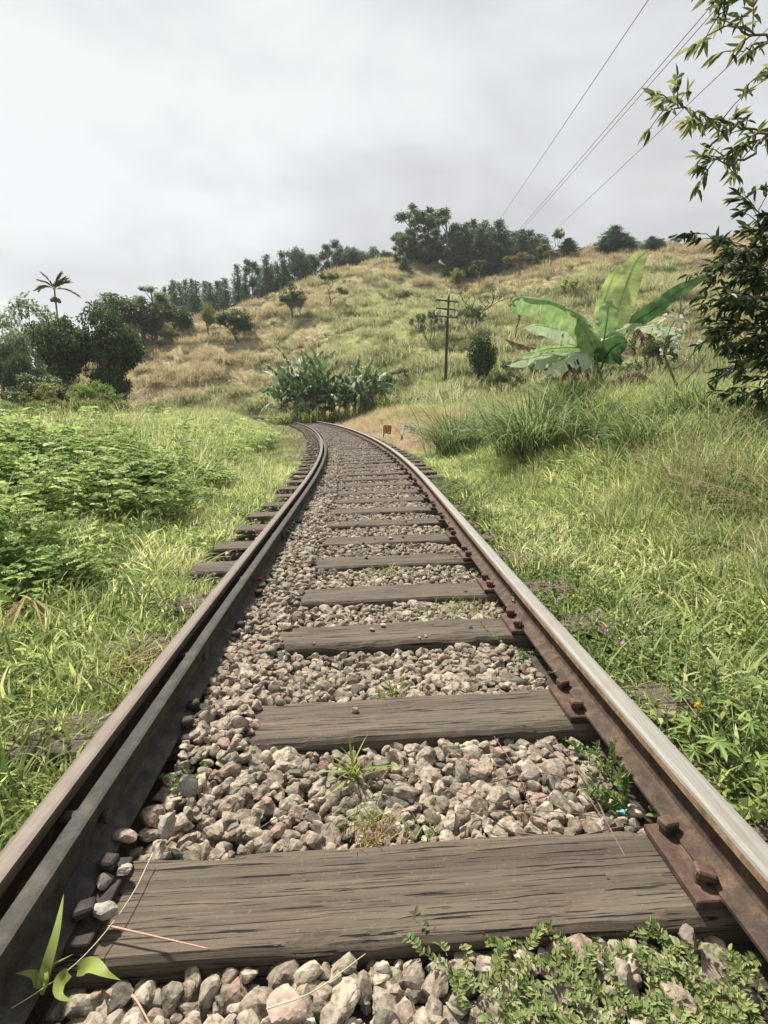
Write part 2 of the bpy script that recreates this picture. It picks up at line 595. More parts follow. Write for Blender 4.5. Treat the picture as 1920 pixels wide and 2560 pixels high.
M['b_pale'] = bananamat('banana_leaf_pale', [G(.34, .42, .15), G(.44, .52, .20), G(.52, .60, .27)])
M['b_mid'] = bananamat('banana_leaf_green', [G(.17, .28, .10), G(.26, .38, .15), G(.38, .50, .26)])
M['b_blue'] = bananamat('banana_leaf_silvery', [G(.34, .44, .28), G(.44, .54, .36), G(.54, .62, .44)], .3)
M['b_dark'] = bananamat('banana_leaf_dark', [G(.05, .11, .04), G(.08, .17, .055), G(.13, .24, .09)], .25)
M['b_dead'] = bananamat('banana_leaf_dead', [G(.10, .065, .045), G(.24, .155, .11), G(.38, .27, .20)], .15)
M['b_far'] = bananamat('banana_leaf_far', [G(.045, .09, .036), G(.09, .16, .06), G(.20, .29, .13)], .3)
M['b_stem'] = plain('banana_stem', (.09, .08, .045), 0.7, 0, .45, 8, .3)
M['b_stemg'] = plain('banana_green_stem', (.26, .32, .13), 0.6, 0, .3, 8, .2)

# ------------------------------------------------------------------ track centre line
ds = 0.05
_s = np.arange(0, 75, ds)
_kap = np.interp(_s, [0, 8, 16, 28, 42, 50, 75], [-.0119, .0105, .007, .0055, .0059, .034, .034])
_h = 0.061 + np.cumsum(_kap) * ds
_x = 0.024 + np.cumsum(-np.sin(_h)) * ds
_y = 0.3 + np.cumsum(np.cos(_h)) * ds
nb = int(4 / ds)
bs = -np.arange(nb, 0, -1) * ds
TX = np.concatenate([0.024 - bs * 0 + (-math.sin(.061)) * bs, _x])
TY = np.concatenate([0.3 + math.cos(.061) * bs, _y])
THD = np.concatenate([np.full(nb, .061), _h])
CANT = 0.03


def trk(y):
    """centre x and heading at forward distance y"""
    return np.interp(y, TY, TX), np.interp(y, TY, THD)


def lateral(x, y):
    x = np.asarray(x, dtype=float); y = np.asarray(y, dtype=float)
    yy = y.copy()
    for _ in range(3):
        cx_, h_ = trk(yy)
        lat = (x - cx_) * np.cos(h_) + (y - yy) * np.sin(h_)
        yy = yy + (-(x - cx_) * np.sin(h_) + (y - yy) * np.cos(h_)) * np.cos(h_) * .9
        yy = np.clip(yy, TY[0], TY[-1])
    return lat, yy


# ------------------------------------------------------------------ terrain
RIDGE = [(-900, 862), (-300, 840), (0, 815), (150, 785), (270, 742), (350, 712), (440, 685), (560, 648), (650, 612), (760, 577), (820, 563), (900, 559), (950, 571), (1000, 590),
         (1060, 585), (1100, 576), (1200, 553), (1280, 541), (1400, 536), (1500, 526), (1659, 500), (1900, 470), (2300, 440), (3000, 430)]
RA, RE = [], []
for px, py in RIDGE:
    d = ray(px, py)
    RA.append(d.x / d.y); RE.append(d.z / d.y)


def ridge_D(az):
    return np.interp(az, [-.8, -.3, -.1, .1, .3, .8], [85, 110, 130, 135, 125, 95])


def hill_Y0(az):
    return np.interp(az, [-.8, -.35, -.2, -.1, 0, .06, .15, .6, 1.2], [56, 62, 60, 52, 47, 40, 32, 22, 18])


def terr(x, y):
    x = np.asarray(x, dtype=float); y = np.asarray(y, dtype=float)
    lat, ty = lateral(x, y)
    a = np.abs(lat)
    z = np.full(x.shape, -0.075) + lat * CANT * (a < 1.6)
    z = z - 0.06 * sstep(1.4, 1.9, a) - .035 * sstep(.97, 1.05, a) * sstep(1.9, 1.4, a)
    # left verge
    L = np.interp(ty, [0, 8, 14, 50], [.22, .18, .05, .0]) * sstep(1.6, 3.5, -lat) + np.interp(ty, [0, 8, 16, 30, 45], [0.0, .08, .36, .42, .45]) * sstep(np.interp(ty, [0, 10, 16], [2.2, 2.2, 2.9]), 6.5, -lat)
    # right bank
    B = np.interp(ty, [-2, 1, 4, 8, 12, 20, 30, 40, 60], [.25, .3, .55, 1.1, 1.55, 1.35, 1.1, 1.25, 1.3])
    e0 = np.interp(ty, [0, 4, 12, 20, 26, 34, 50], [1.6, 1.7, 1.9, 3.0, 2.8, 2.0, 2.0])
    e1 = np.interp(ty, [0, 4, 12, 20, 34, 50], [4.5, 4.6, 5.0, 7.0, 7.0, 6.5])
    tt = np.clip((lat - e0) / (e1 - e0), 0, 1)
    z = z + L + (B + .06) * (tt * tt * (3 - 2 * tt))
    # hill
    az = np.where(y > 1, x / np.maximum(y, 1), np.sign(x) * 3)
    az = np.clip(az, -1.6, 1.6)
    D = ridge_D(az); Y0 = hill_Y0(az)
    zr = CAM_Z + np.interp(az, RA, RE) * D
    t = np.clip((y - Y0) / (D - Y0), 0, 1)
    w = np.where(y > 0, 1, 0) * sstep(1.6, 1.25, np.abs(az))
    base = z
    hz = base + (zr - base) * t ** 1.22
    bumpz = (vnoise(x, y, 16, 3) - .5) * 3.2 * sstep(0, .25, t) * sstep(1.0, .8, t) + (vnoise(x, y, 4.5, 9) - .5) * 1.0 * sstep(0.02, .2, t)
    z = base + (hz + bumpz - base) * w
    over = np.maximum(y - D, 0)
    z = z - over * 0.12 * w
    z = z + (vnoise(x, y, 1.1, 5) - .5) * 0.14 * sstep(1.7, 2.6, a)
    return z


def dryness(x, y):
    x = np.asarray(x, dtype=float); y = np.asarray(y, dtype=float)
    lat, ty = lateral(x, y)
    az = np.clip(x / np.maximum(y, 1), -1.6, 1.6)
    t = np.clip((y - hill_Y0(az)) / (ridge_D(az) - hill_Y0(az)), 0, 1)
    d = np.interp(az, [-.5, -.3, -.15, 0, .12, .25, .5], [.55, .78, .42, .12, .16, .32, .5]) * sstep(0.0, .2, t)
    d = d + sstep(.62, .85, t) * .45 + (vnoise(x, y, 11, 21) - .5) * 1.0 + (vnoise(x, y, 3, 27) - .5) * .5
    return np.clip(d, 0, 1), t, lat, ty


nr = 330
rr = np.concatenate([[0.0], 0.35 * (430 / 0.35) ** (np.linspace(0, 1, nr))])
na = 760
# finer steps ahead of the camera than behind it
aa = np.concatenate([np.linspace(-62, 62, 620), np.linspace(62, 298, 141)[1:-1]]) * PI / 180
na = len(aa)
RRR, AAA = np.meshgrid(rr[1:], aa, indexing='ij')
gx = (RRR * np.sin(AAA)).ravel(); gy = (RRR * np.cos(AAA)).ravel()
gx = np.concatenate([[0], gx]); gy = np.concatenate([[0], gy])
gz = terr(gx, gy)
dr, tt_, lat_, ty_ = dryness(gx, gy)
green = np.array([.26, .265, .11]); dry = np.array([.32, .275, .165]); soil = np.array([.085, .065, .042]); bed = np.array([.075, .062, .052])
verge = np.array([.065, .075, .025]); strawc = np.array([.34, .26, .165])
colr = verge + (green - verge) * sstep(0, .12, tt_)[:, None]
colr = colr + (dry - colr) * (sstep(.3, .65, dr) * sstep(0, .12, tt_))[:, None]
al = np.abs(lat_)
colr = colr + (soil - colr) * (sstep(2.6, 1.7, al))[:, None]
colr = colr + (bed - colr) * (sstep(1.6, 1.4, al) * (ty_ < 58))[:, None]
sw = sstep(15, 19, ty_) * sstep(1.5, 2.0, lat_) * sstep(8.5, 6.0, lat_) * (gy < 60)
colr = colr + (strawc - colr) * (.75 * sw)[:, None]
i = np.arange(nr - 1)[:, None] * na + 1; j = np.arange(na)[None, :]; k2 = (j + 1) % na
quads = np.stack([i + j, i + na + j, i + na + k2, i + k2], -1).reshape(-1, 4)
fan = np.array([[0, 1 + q, 1 + (q + 1) % na] for q in range(na)])
ground = mobj('ground', np.stack([gx, gy, gz], 1), [quads, fan], M['ground'], smooth=True, col=colr)
tag(ground, 'grassy ground rising from the railway into a tan and green hill', 'ground', kind='structure')

_TG = None


def gz1(x, y):
    return float(terr(np.array([x]), np.array([y]))[0])


# ------------------------------------------------------------------ rails
RH = 0.143
RB = 0.022
HALF = [(0.0635, 0), (0.0635, .009), (0.045, .016), (0.012, .027), (0.0075, .040), (0.0075, .088), (0.012, .098), (0.033, .106), (0.0355, .111), (0.0355, .132), (0.0325, .1395), (0.020, .1425), (0.0, .143)]
PROF = HALF[:-1] + [(-a_, b_) for a_, b_ in HALF[:-1][::-1]]
PMAT = [0, 0, 0, 0, 0, 0, 0, 0, 2, 1, 1, 1, 1, 1, 2, 0, 0, 0, 0, 0, 0, 0, 0, 0]


def curve_pts(lat, y0, y1, step):
    ys = np.arange(y0, y1, step)
    cx_, h_ = trk(ys)
    return cx_ + lat * np.cos(h_), ys + lat * np.sin(h_), h_


def rail(name, lat, mats, y0, y1, label, wob=0.0, asym=False, head=1.0):
    X, Y, Hh = curve_pts(lat, y0, y1, 0.2)
    n = len(X)
    P = np.array(PROF)
    P = P.copy(); P[:, 0] = np.where(P[:, 1] > .1, P[:, 0] * head, P[:, 0])
    if asym:
        P = P.copy(); P[:, 0] = np.where(P[:, 0] < -.046, -.046, P[:, 0])
    m_ = len(P)
    jig = np.zeros(n)
    if wob:
        jig = (vnoise(Y, Y * 0, .6, 4) - .5) * wob
    V = np.zeros((n, m_, 3))
    V[:, :, 0] = X[:, None] + (P[:, 0][None, :] + jig[:, None]) * np.cos(Hh)[:, None]
    V[:, :, 1] = Y[:, None] + (P[:, 0][None, :] + jig[:, None]) * np.sin(Hh)[:, None]
    V[:, :, 2] = RB + P[:, 1][None, :] + (lat + P[:, 0][None, :]) * CANT
    i = np.arange(n - 1)[:, None] * m_; j = np.arange(m_)[None, :]; k_ = (j + 1) % m_
    q = np.stack([i + j, i + k_, i + m_ + k_, i + m_ + j], -1).reshape(-1, 4)
    pm = np.array(PMAT)
    fm = np.tile(pm, n - 1)
    cap = [list(range(m_))[::-1], [(n - 1) * m_ + a_ for a_ in range(m_)]]
    o = mobj(name, V.reshape(-1, 3), [q, cap], mats, fm=[fm, 0], smooth=False)
    return tag(o, label, 'rail')


LL, LG, LR = -0.87, -0.758, 0.87
rail('rail', LL, [M['rust'], M['top_l'], M['top_l']], -2.5, 60, 'left running rail with brown worn head, beside the check rail', head=.84)
rail('rail', LR, [M['rust'], M['top_r'], M['edge']], -2.5, 60, 'right running rail with pale polished top and rusty foot')
guard = rail('guard_rail', LG, [M['guard'], M['guard_top'], M['guard_top']], -2.5, 60, 'dark check rail set just inside the left running rail', wob=.004, asym=True, head=.74)
guard['category'] = 'check rail'


def tpos(lat, y, z=0.0):
    cx_, h_ = trk(y)
    return Vector((cx_ + lat * math.cos(h_), y + lat * math.sin(h_), z + lat * CANT)), float(h_)


for y in (1.28, 2.22, 3.3, 4.5, 6.0, 7.6, 9.4, 11.5):
    p, h_ = tpos((LL + LG) / 2, y, RB + 0.075)
    mb = MB()
    Mz = Matrix.Rotation(h_, 4, 'Z')
    mb.tube([p - Mz @ Vector((.055, 0, 0)), p + Mz @ Vector((.055, 0, 0))], .018, 8)
    mb.tube([p + Mz @ Vector((.072, 0, 0)), p + Mz @ Vector((.085, 0, 0))], .019, 6)
    mb.build('spacer_bolt', M['guard'], guard)
# fish plate on the check rail
mb = MB()
for q in np.arange(4.55, 5.05, .1):
    p, h_ = tpos(LG + .024, q, RB + .070)
    mb.box(p, (.022, .104, .062), Matrix.Rotation(h_, 4, 'Z'), bev=.004)
for q in (4.62, 4.74, 4.86, 4.98):
    p, h_ = tpos(LG + .042, q, RB + .070)
    mb.tube([p, p + Vector((.022, 0, 0))], .016, 6)
mb.build('fish_plate', M['guard'], guard)

# ------------------------------------------------------------------ sleepers
SLW, SLL, SLT = 0.275, 2.70, 0.13


def timber_mesh(seed, w=SLW):
    rg = np.random.default_rng(seed)
    nx, ny = 90, 12
    # cross section ring (y,z), bevelled top edges
    ring = []
    b = .012
    top = [(-w / 2 + b, 0)] + [(-w / 2 + b + (w - 2 * b) * q / ny, 0) for q in range(1, ny)] + [(w / 2 - b, 0)]
    ring = [(-w / 2, -SLT), (-w / 2, -.07), (-w / 2, -b)] + top + [(w / 2, -b), (w / 2, -.07), (w / 2, -SLT)]
    R = np.array(ring)
    xs = np.linspace(-SLL / 2, SLL / 2, nx)
    V = np.zeros((nx, len(R), 3))
    V[:, :, 0] = xs[:, None]
    V[:, :, 1] = R[:, 0][None]
    V[:, :, 2] = R[:, 1][None]
    XX = np.repeat(xs[:, None], len(R), 1); YY = np.repeat(R[:, 0][None], nx, 0)
    sd = int(rg.integers(100))
    V[:, :, 2] += (vnoise(XX, YY, .5, sd) - .5) * .010 + (vnoise(XX * .3, YY, .03, sd + 3, 2) - .5) * .006
    V[:, :, 1] += (vnoise(XX, YY + 7, .35, sd + 9) - .5) * .014 * np.sign(YY)
    edge = (np.abs(YY) > w / 2 - .02) & (V[:, :, 2] > -.03)
    V[:, :, 2] -= edge * np.maximum(vnoise(XX, YY * 0 + np.sign(YY), .13, sd + 20, 3) - .5, 0) * .05
    m_ = len(R)
    i = np.arange(nx - 1)[:, None] * m_; j = np.arange(m_)[None, :]; k_ = (j + 1) % m_
    q = np.stack([i + j, i + m_ + j, i + m_ + k_, i + k_], -1).reshape(-1, 4)
    cap = [list(range(m_)), [(nx - 1) * m_ + a_ for a_ in range(m_)][::-1]]
    return raw_mesh('timber', V.reshape(-1, 3), [q, cap], M['timber'])


timbers = [timber_mesh(5), timber_mesh(12), timber_mesh(33, .265), timber_mesh(48, .26), timber_mesh(57)]


def spike_mesh():
    mb = MB()
    mb.box((0, 0, .012), (.026, .026, .04), bev=.003)
    mb.box((.006, 0, .036), (.046, .038, .024), Matrix.Rotation(.12, 4, 'Y'), bev=.005)
    return mb.mesh('spike', M['plate'])


spk = spike_mesh()
spk_dark = spk.copy(); spk_dark.materials.clear(); spk_dark.materials.append(M['plate_dark'])


def plate_mesh(x0, x1, w=.235, mt='plate'):
    mb = MB()
    mb.box(((x0 + x1) / 2, 0, .011), (x1 - x0, w, .022), bev=.003)
    return mb.mesh('base_plate', M[mt])


plR = plate_mesh(LR - .122, LR + .13)
plL = plate_mesh(LL - .12, LG + .115, mt='plate_dark')


def hole_mesh():
    mb = MB()
    mb.box((0, 0, 0), (.022, .03, .004))
    return mb.mesh('spike_hole', plain('hole', (.008, .006, .005), .9))


hol = hole_mesh()

SLY = [0.36, 1.093, 1.83, 2.60, 3.21, 3.95, 4.62]
while SLY[-1] < 50:
    SLY.append(SLY[-1] + 0.70 + random.uniform(-.035, .035))
SLK = []
for n_, y in enumerate(SLY):
    p, h_ = tpos(0, y, random.uniform(-.006, .004) if n_ > 3 else 0)
    if n_ == 0:
        lab = 'weathered timber sleeper nearest the camera, almost hidden under ballast'
    elif n_ == 1:
        lab = 'widest weathered sleeper with dark cracks, crossing the bottom of the photo'
    elif n_ <= 27:
        lab = f'weathered grey brown timber sleeper, {ORD[n_ - 1]} from the bottom of the photo'
    else:
        lab = 'thin dark timber sleeper in the far bend of the track'
    rt = empty('sleeper', p, h_ + random.uniform(-.012, .012), lab, 'sleeper', 'timber sleepers under the railway track')
    rt.rotation_euler[1] = -CANT
    tm = link(bpy.data.objects.new('timber', timbers[n_ % 5]), rt)
    if n_ % 3 == 1:
        tm.rotation_euler = (0, 0, PI) if n_ != 1 else (0, 0, 0)
    if n_ in (1, 2):
        tm.scale = (1, 1.01, 1)
    SLK.append((y, h_))
    if y < 26:
        for me, xx, sps in ((plR, LR, [(-.082, -.06), (-.080, .085), (.082, 0.03)]), (plL, LL, [(LG - LL + .082, -.05), (LG - LL + .075, .065), (-.085, -.03)])):
            po = link(bpy.data.objects.new('base_plate', me), rt)
            po.location = (0, 0, .0035)
            if y < 14:
                for q, (sx, sy) in enumerate(sps):
                    if y > 7 and q == 2:
                        continue
                    so = link(bpy.data.objects.new('spike', spk if xx > 0 else spk_dark), po)
                    so.location = (xx + sx * (1 if xx > 0 else 1), sy + random.uniform(-.012, .012), .012)
                    inner = (q < 2)
                    so.rotation_euler = (0, random.uniform(-.12, .12), (0 if inner else PI) + (0 if xx > 0 else PI) + random.uniform(-.35, .35))
SLYA = np.array(SLY)

# ------------------------------------------------------------------ ballast
ico_cache = {}


def ico(sub):
    if sub in ico_cache:
        return ico_cache[sub]
    import bmesh
    bm = bmesh.new()
    bmesh.ops.create_icosphere(bm, subdivisions=sub, radius=1)
    V = np.array([v.co[:] for v in bm.verts]); Fc = np.array([[v.index for v in f.verts] for f in bm.faces])
    bm.free()
    ico_cache[sub] = (V, Fc)
    return V, Fc


def rock_protos(sub, n, seed):
    V0, F0 = ico(sub)
    rg = np.random.default_rng(seed)
    out = []
    for _ in range(n):
        k_ = rg.integers(7, 12)
        P = rg.normal(size=(k_, 3)); P /= np.linalg.norm(P, axis=1)[:, None]
        dd = rg.uniform(.42, .85, k_)
        r = np.full(len(V0), 1.15)
        for p, q in zip(P, dd):
            c_ = V0 @ p
            r = np.where(c_ > .05, np.minimum(r, q / np.maximum(c_, .05)), r)
        V = V0 * r[:, None]
        V = V * rg.uniform(.70, 1.35, 3) * 1.12
        V += rg.normal(size=V.shape) * .012
        out.append(V)
    return np.array(out), F0


def ballast_z(lat, y):
    """height of the stone surface"""
    lat = np.asarray(lat); y = np.asarray(y)
    d = np.min(np.abs(y[:, None] - SLYA[None, :]), axis=1)
    z = np.full(lat.shape, -.052)
    z = z + .062 * sstep(-.33, -.50, lat) * sstep(1.45, 1.75, y) + .012 * sstep(2.2, 4, y)
    z = z + (vnoise(lat, y, .3, 14) - .5) * .035 + .012 * sstep(-.3, .1, vnoise(lat, y, 1.3, 15) - .5)
    z = z - .02 * sstep(.60, .8, lat)
    z = z - .03 * sstep(1.0, 1.5, np.abs(lat))
    return z


def stones(name, y0, y1, sp, rad, sub, seed, lat0=-.73, lat1=.86, z_off=0.0, layers=1, label='', keep=1.0, parent=None):
    rg = np.random.default_rng(seed)
    protos, F0 = rock_protos(sub, 40, seed + 1)
    Ps = []
    for L in range(layers):
        ys = np.arange(y0, y1, sp); ls = np.arange(lat0, lat1, sp)
        A, B = np.meshgrid(ys, ls, indexing='ij')
        A = A.ravel() + rg.uniform(-.5, .5, A.size) * sp; B = B.ravel() + rg.uniform(-.5, .5, B.size) * sp
        r_ = rg.uniform(rad[0], rad[1], A.size) * np.where(rg.random(A.size) < .10, 1.45, 1.0)
        z = ballast_z(B, A) - L * rad[0] * 1.5 + z_off + rg.uniform(-.3, .35, A.size) * rad[0]
        Ps.append(np.stack([B, A, z, r_], 1))
    P = np.concatenate(Ps)
    lat, y, z, r_ = P.T
    k_ = rg.random(len(P)) < keep
    # no stones inside the sleepers: drop those whose top would stay under the timber, and hide from the rail foot
    d = np.min(np.abs(y[:, None] + 0 * lat[:, None] - SLYA[None, :]), axis=1)
    on = d < SLW / 2 + .35 * r_
    k_ &= ~(on & (z < .002))
    k_ &= ~((np.abs(lat - LR) < .075) | ((lat < np.interp(y, [0, 1.9, 2.4], [-.675, -.68, -.715])) & (lat > -.95)))
    k_ &= ~((np.abs(lat) > .93) & (d < SLW / 2 + 1.2 * r_))
    near_edge = on & (z >= .002)
    z = np.where(near_edge, np.maximum(z, r_ * .35), z)
    lat, y, z, r_ = [q[k_] for q in (lat, y, z, r_)]
    n = len(lat)
    cx_, h_ = trk(y)
    W_ = np.stack([cx_ + lat * np.cos(h_), y + lat * np.sin(h_), z + lat * CANT], 1)
    idx = rg.integers(0, len(protos), n)
    q = rg.normal(size=(n, 4)); q[:, 0] += 0; q /= np.linalg.norm(q, axis=1)[:, None]
    a, b, c, d_ = q.T
    Rm = np.stack([np.stack([1 - 2 * (c * c + d_ * d_), 2 * (b * c - a * d_), 2 * (b * d_ + a * c)], 1),
                   np.stack([2 * (b * c + a * d_), 1 - 2 * (b * b + d_ * d_), 2 * (c * d_ - a * b)], 1),
                   np.stack([2 * (b * d_ - a * c), 2 * (c * d_ + a * b), 1 - 2 * (b * b + c * c)], 1)], 1)
    V = np.einsum('nij,nvj->nvi', Rm, protos[idx]) * r_[:, None, None]
    V[:, :, 2] *= .8
    V += W_[:, None, :]
    nv = protos.shape[1]
    Fc = (F0[None] + (np.arange(n) * nv)[:, None, None]).reshape(-1, 3)
    return V.reshape(-1, 3), Fc


parts = [stones('b', .55, 3.1, .0355, (.011, .027), 3, 101, layers=2),
         stones('b', 3.1, 7.5, .038, (.013, .0265), 2, 103, layers=2),
         stones('b', 7.5, 16, .048, (.019, .031), 1, 105),
         stones('b', 16, 46, .075, (.024, .036), 1, 106),
         stones('b', .5, 9, .045, (.010, .018), 2, 107, lat0=-1.30, lat1=-.97, keep=.25, z_off=-.035),
         stones('b', .5, 9, .05, (.014, .026), 2, 108, lat0=.96, lat1=1.45, keep=.55),
         stones('b', 9, 30, .075, (.02, .034), 1, 109, lat0=-1.3, lat1=-.97, keep=.3),
         stones('b', 9, 30, .085, (.02, .034), 1, 110, lat0=.96, lat1=1.5, keep=.5)]
def on_top(y0, y1, n, rad, seed):
    rg = np.random.default_rng(seed)
    pr_, F0 = rock_protos(2, 20, seed)
    ii = rg.integers(0, len(SLYA), n)
    y = SLYA[ii] + rg.uniform(-.12, .12, n); lat = rg.uniform(-.6, .75, n) ; rr_ = rg.uniform(rad[0], rad[1], n)
    k_ = (y > y0) & (y < y1); y, lat, rr_ = y[k_], lat[k_], rr_[k_]
    cx_, h_ = trk(y)
    W_ = np.stack([cx_ + lat * np.cos(h_), y + lat * np.sin(h_), lat * CANT + rr_ * .55], 1)
    V = pr_[rg.integers(0, 20, len(y))] * rr_[:, None, None]; V[:, :, 2] *= .75; V += W_[:, None]
    return V.reshape(-1, 3), (F0[None] + (np.arange(len(y)) * pr_.shape[1])[:, None, None]).reshape(-1, 3)


parts.append(on_top(1.6, 20, 260, (.006, .019), 300))
off = 0
VV, FF = [], []
for V_, F_ in parts:
    VV.append(V_); FF.append(F_ + off); off += len(V_)
bal = mobj('ballast', np.concatenate(VV), [np.concatenate(FF)], M['stone'])
tag(bal, 'crushed grey and pinkish ballast stones between the sleepers', 'ballast', kind='stuff')
del VV, FF, parts


def lone_stone(px, py, z, r, label, seed, c=None):
    pr, F0 = rock_protos(3, 1, seed)
    V = pr[0] * r * .78
    V[:, 2] *= .8
    V[:, 2] -= V[:, 2].min()
    p = gp(px, py, z)
    mt = M['stone'] if c is None else plain('loose_stone_face', tuple(v * .72 for v in c), .8, 0, .35, 45, .6)
    o = mobj('loose_stone', V, [F0], mt)
    o.location = p
    return tag(o, label, 'stone')


lone_stone(221, 1985, 0.0, .030, 'small pale stone sitting on the left end of the bottom sleeper', 3, (.42, .38, .32))
lone_stone(264, 1892, 0.0, .026, 'small rounded stone on the near sleeper beside the heap', 5, (.36, .32, .27))
lone_stone(222, 1912, 0.004, .024, 'dark angular stone on the near sleeper beside the rail foot', 8, (.13, .12, .10))
lone_stone(366, 1800, -.01, .036, 'large tan stone at the left above the near sleeper', 14, (.37, .33, .27))
lone_stone(405, 1725, -.01, .040, 'large wide grey stone in the left of the ballast heap', 15, (.33, .30, .25))
lone_stone(275, 1815, 0.0, .034, 'pinkish stone lying against the check rail foot', 16, (.37, .28, .23))
lone_stone(345, 1845, -.03, .028, 'long pale stone pointing at the near sleeper edge', 17, (.36, .32, .26))
lone_stone(1165, 1735, -.03, .030, 'reddish stone right of centre between the two near sleepers', 18, (.36, .22, .17))
lone_stone(1140, 1690, -.03, .036, 'large brown stone under the dead twigs', 19, (.30, .24, .20))
lone_stone(620, 2195, -.03, .045, 'large pink tan stone at the bottom edge of the photo', 20, (.42, .31, .25))
lone_stone(1300, 1795, -.02, .032, 'tan stone under the forked twig near the right rail', 21, (.36, .30, .25))
lone_stone(1488, 2040, -.01, .032, 'flat brown stone under the creeper by the right rail', 22, (.28, .21, .17))
lone_stone(520, 1575, 0.0, .030, 'pinkish stone resting on the left end of the second sleeper', 23, (.42, .32, .26))
lone_stone(1210, 1990, 0.0, .0, 'x', 24) if False else None


# ------------------------------------------------------------------ blades and leaves (vectorised)
def blades(base, phi, lean, bend, L, w, seg=4, twist=0.0, wbase=.7, droop=None):
    """ribbons; returns V,F  base (n,3)"""
    n = len(base)
    t = np.linspace(0, 1, seg + 1)
    ang = lean[:, None] + bend[:, None] * t[None] ** 1.3
    dl = (L / seg)[:, None]
    hx = np.sin(ang) * dl; hz = np.cos(ang) * dl
    r = np.concatenate([np.zeros((n, 1)), np.cumsum(hx[:, :-1], 1)], 1)
    z = np.concatenate([np.zeros((n, 1)), np.cumsum(hz[:, :-1], 1)], 1)
    wt = np.where(t < .35, wbase + (1 - wbase) * t / .35, 1 - ((t - .35) / .65) ** 1.6)
    wt = np.maximum(wt, .03)
    dx = np.cos(phi)[:, None]; dy = np.sin(phi)[:, None]
    cxp = base[:, 0:1] + r * dx; cyp = base[:, 1:2] + r * dy; czp = base[:, 2:3] + z
    tw = (phi + PI / 2)[:, None] + twist * (RG.random((n, 1)) - .5) * t[None]
    sx = np.cos(tw) * (w / 2)[:, None] * wt[None]; sy = np.sin(tw) * (w / 2)[:, None] * wt[None]
    roll = (RG.random((n, 1)) - .5) * 1.2
    sz = np.sin(roll) * (w / 2)[:, None] * wt[None]
    sx = sx * np.cos(roll); sy = sy * np.cos(roll)
    A = np.stack([cxp - sx, cyp - sy, czp - sz], -1)
    B = np.stack([cxp + sx, cyp + sy, czp + sz], -1)
    V = np.stack([A, B], 2).reshape(-1, 3)
    i = (np.arange(n) * (seg + 1) * 2)[:, None] + (np.arange(seg) * 2)[None]
    Fq = np.stack([i, i + 1, i + 3, i + 2], -1).reshape(-1, 4)
    return V, Fq


def leaves(c, d, nrm, L, w, fold=.25, curl=.15):
    """leaf cards: base point c, direction d, normal nrm, (n,3); two quads each"""
    d = d / (np.linalg.norm(d, axis=1)[:, None] + 1e-9)
    s = np.cross(d, nrm); s /= (np.linalg.norm(s, axis=1)[:, None] + 1e-9)
    u = np.cross(s, d)
    L = L[:, None]; w = w[:, None]
    b0 = c
    tp = c + d * L - u * L * curl
    l1 = c + d * L * .30 + s * w * .5 + u * w * fold
    l2 = c + d * L * .68 + s * w * .40 + u * (w * fold - L * curl * .45)
    r1 = c + d * L * .30 - s * w * .5 + u * w * fold
    r2 = c + d * L * .68 - s * w * .40 + u * (w * fold - L * curl * .45)
    V = np.stack([b0, l1, l2, tp, r2, r1], 1).reshape(-1, 3)
    i = (np.arange(len(c)) * 6)[:, None]
    Fq = np.concatenate([i + np.array([[0, 3, 2, 1]]), i + np.array([[0, 5, 4, 3]])], 0)
    return V, Fq


def rnd(n, a, b):
    return RG.uniform(a, b, n)


def rdir(n, zmin=-1.0):
    v = RG.normal(size=(n, 3)); v /= np.linalg.norm(v, axis=1)[:, None]
    if zmin > -1:
        v[:, 2] = np.abs(v[:, 2]) * (1 - zmin) + zmin
    return v


# ------------------------------------------------------------------ scattering of uncountable plants
def proto(name, me):
    return bpy.data.objects.new(name, me)       # never linked to the scene: only a geometry source


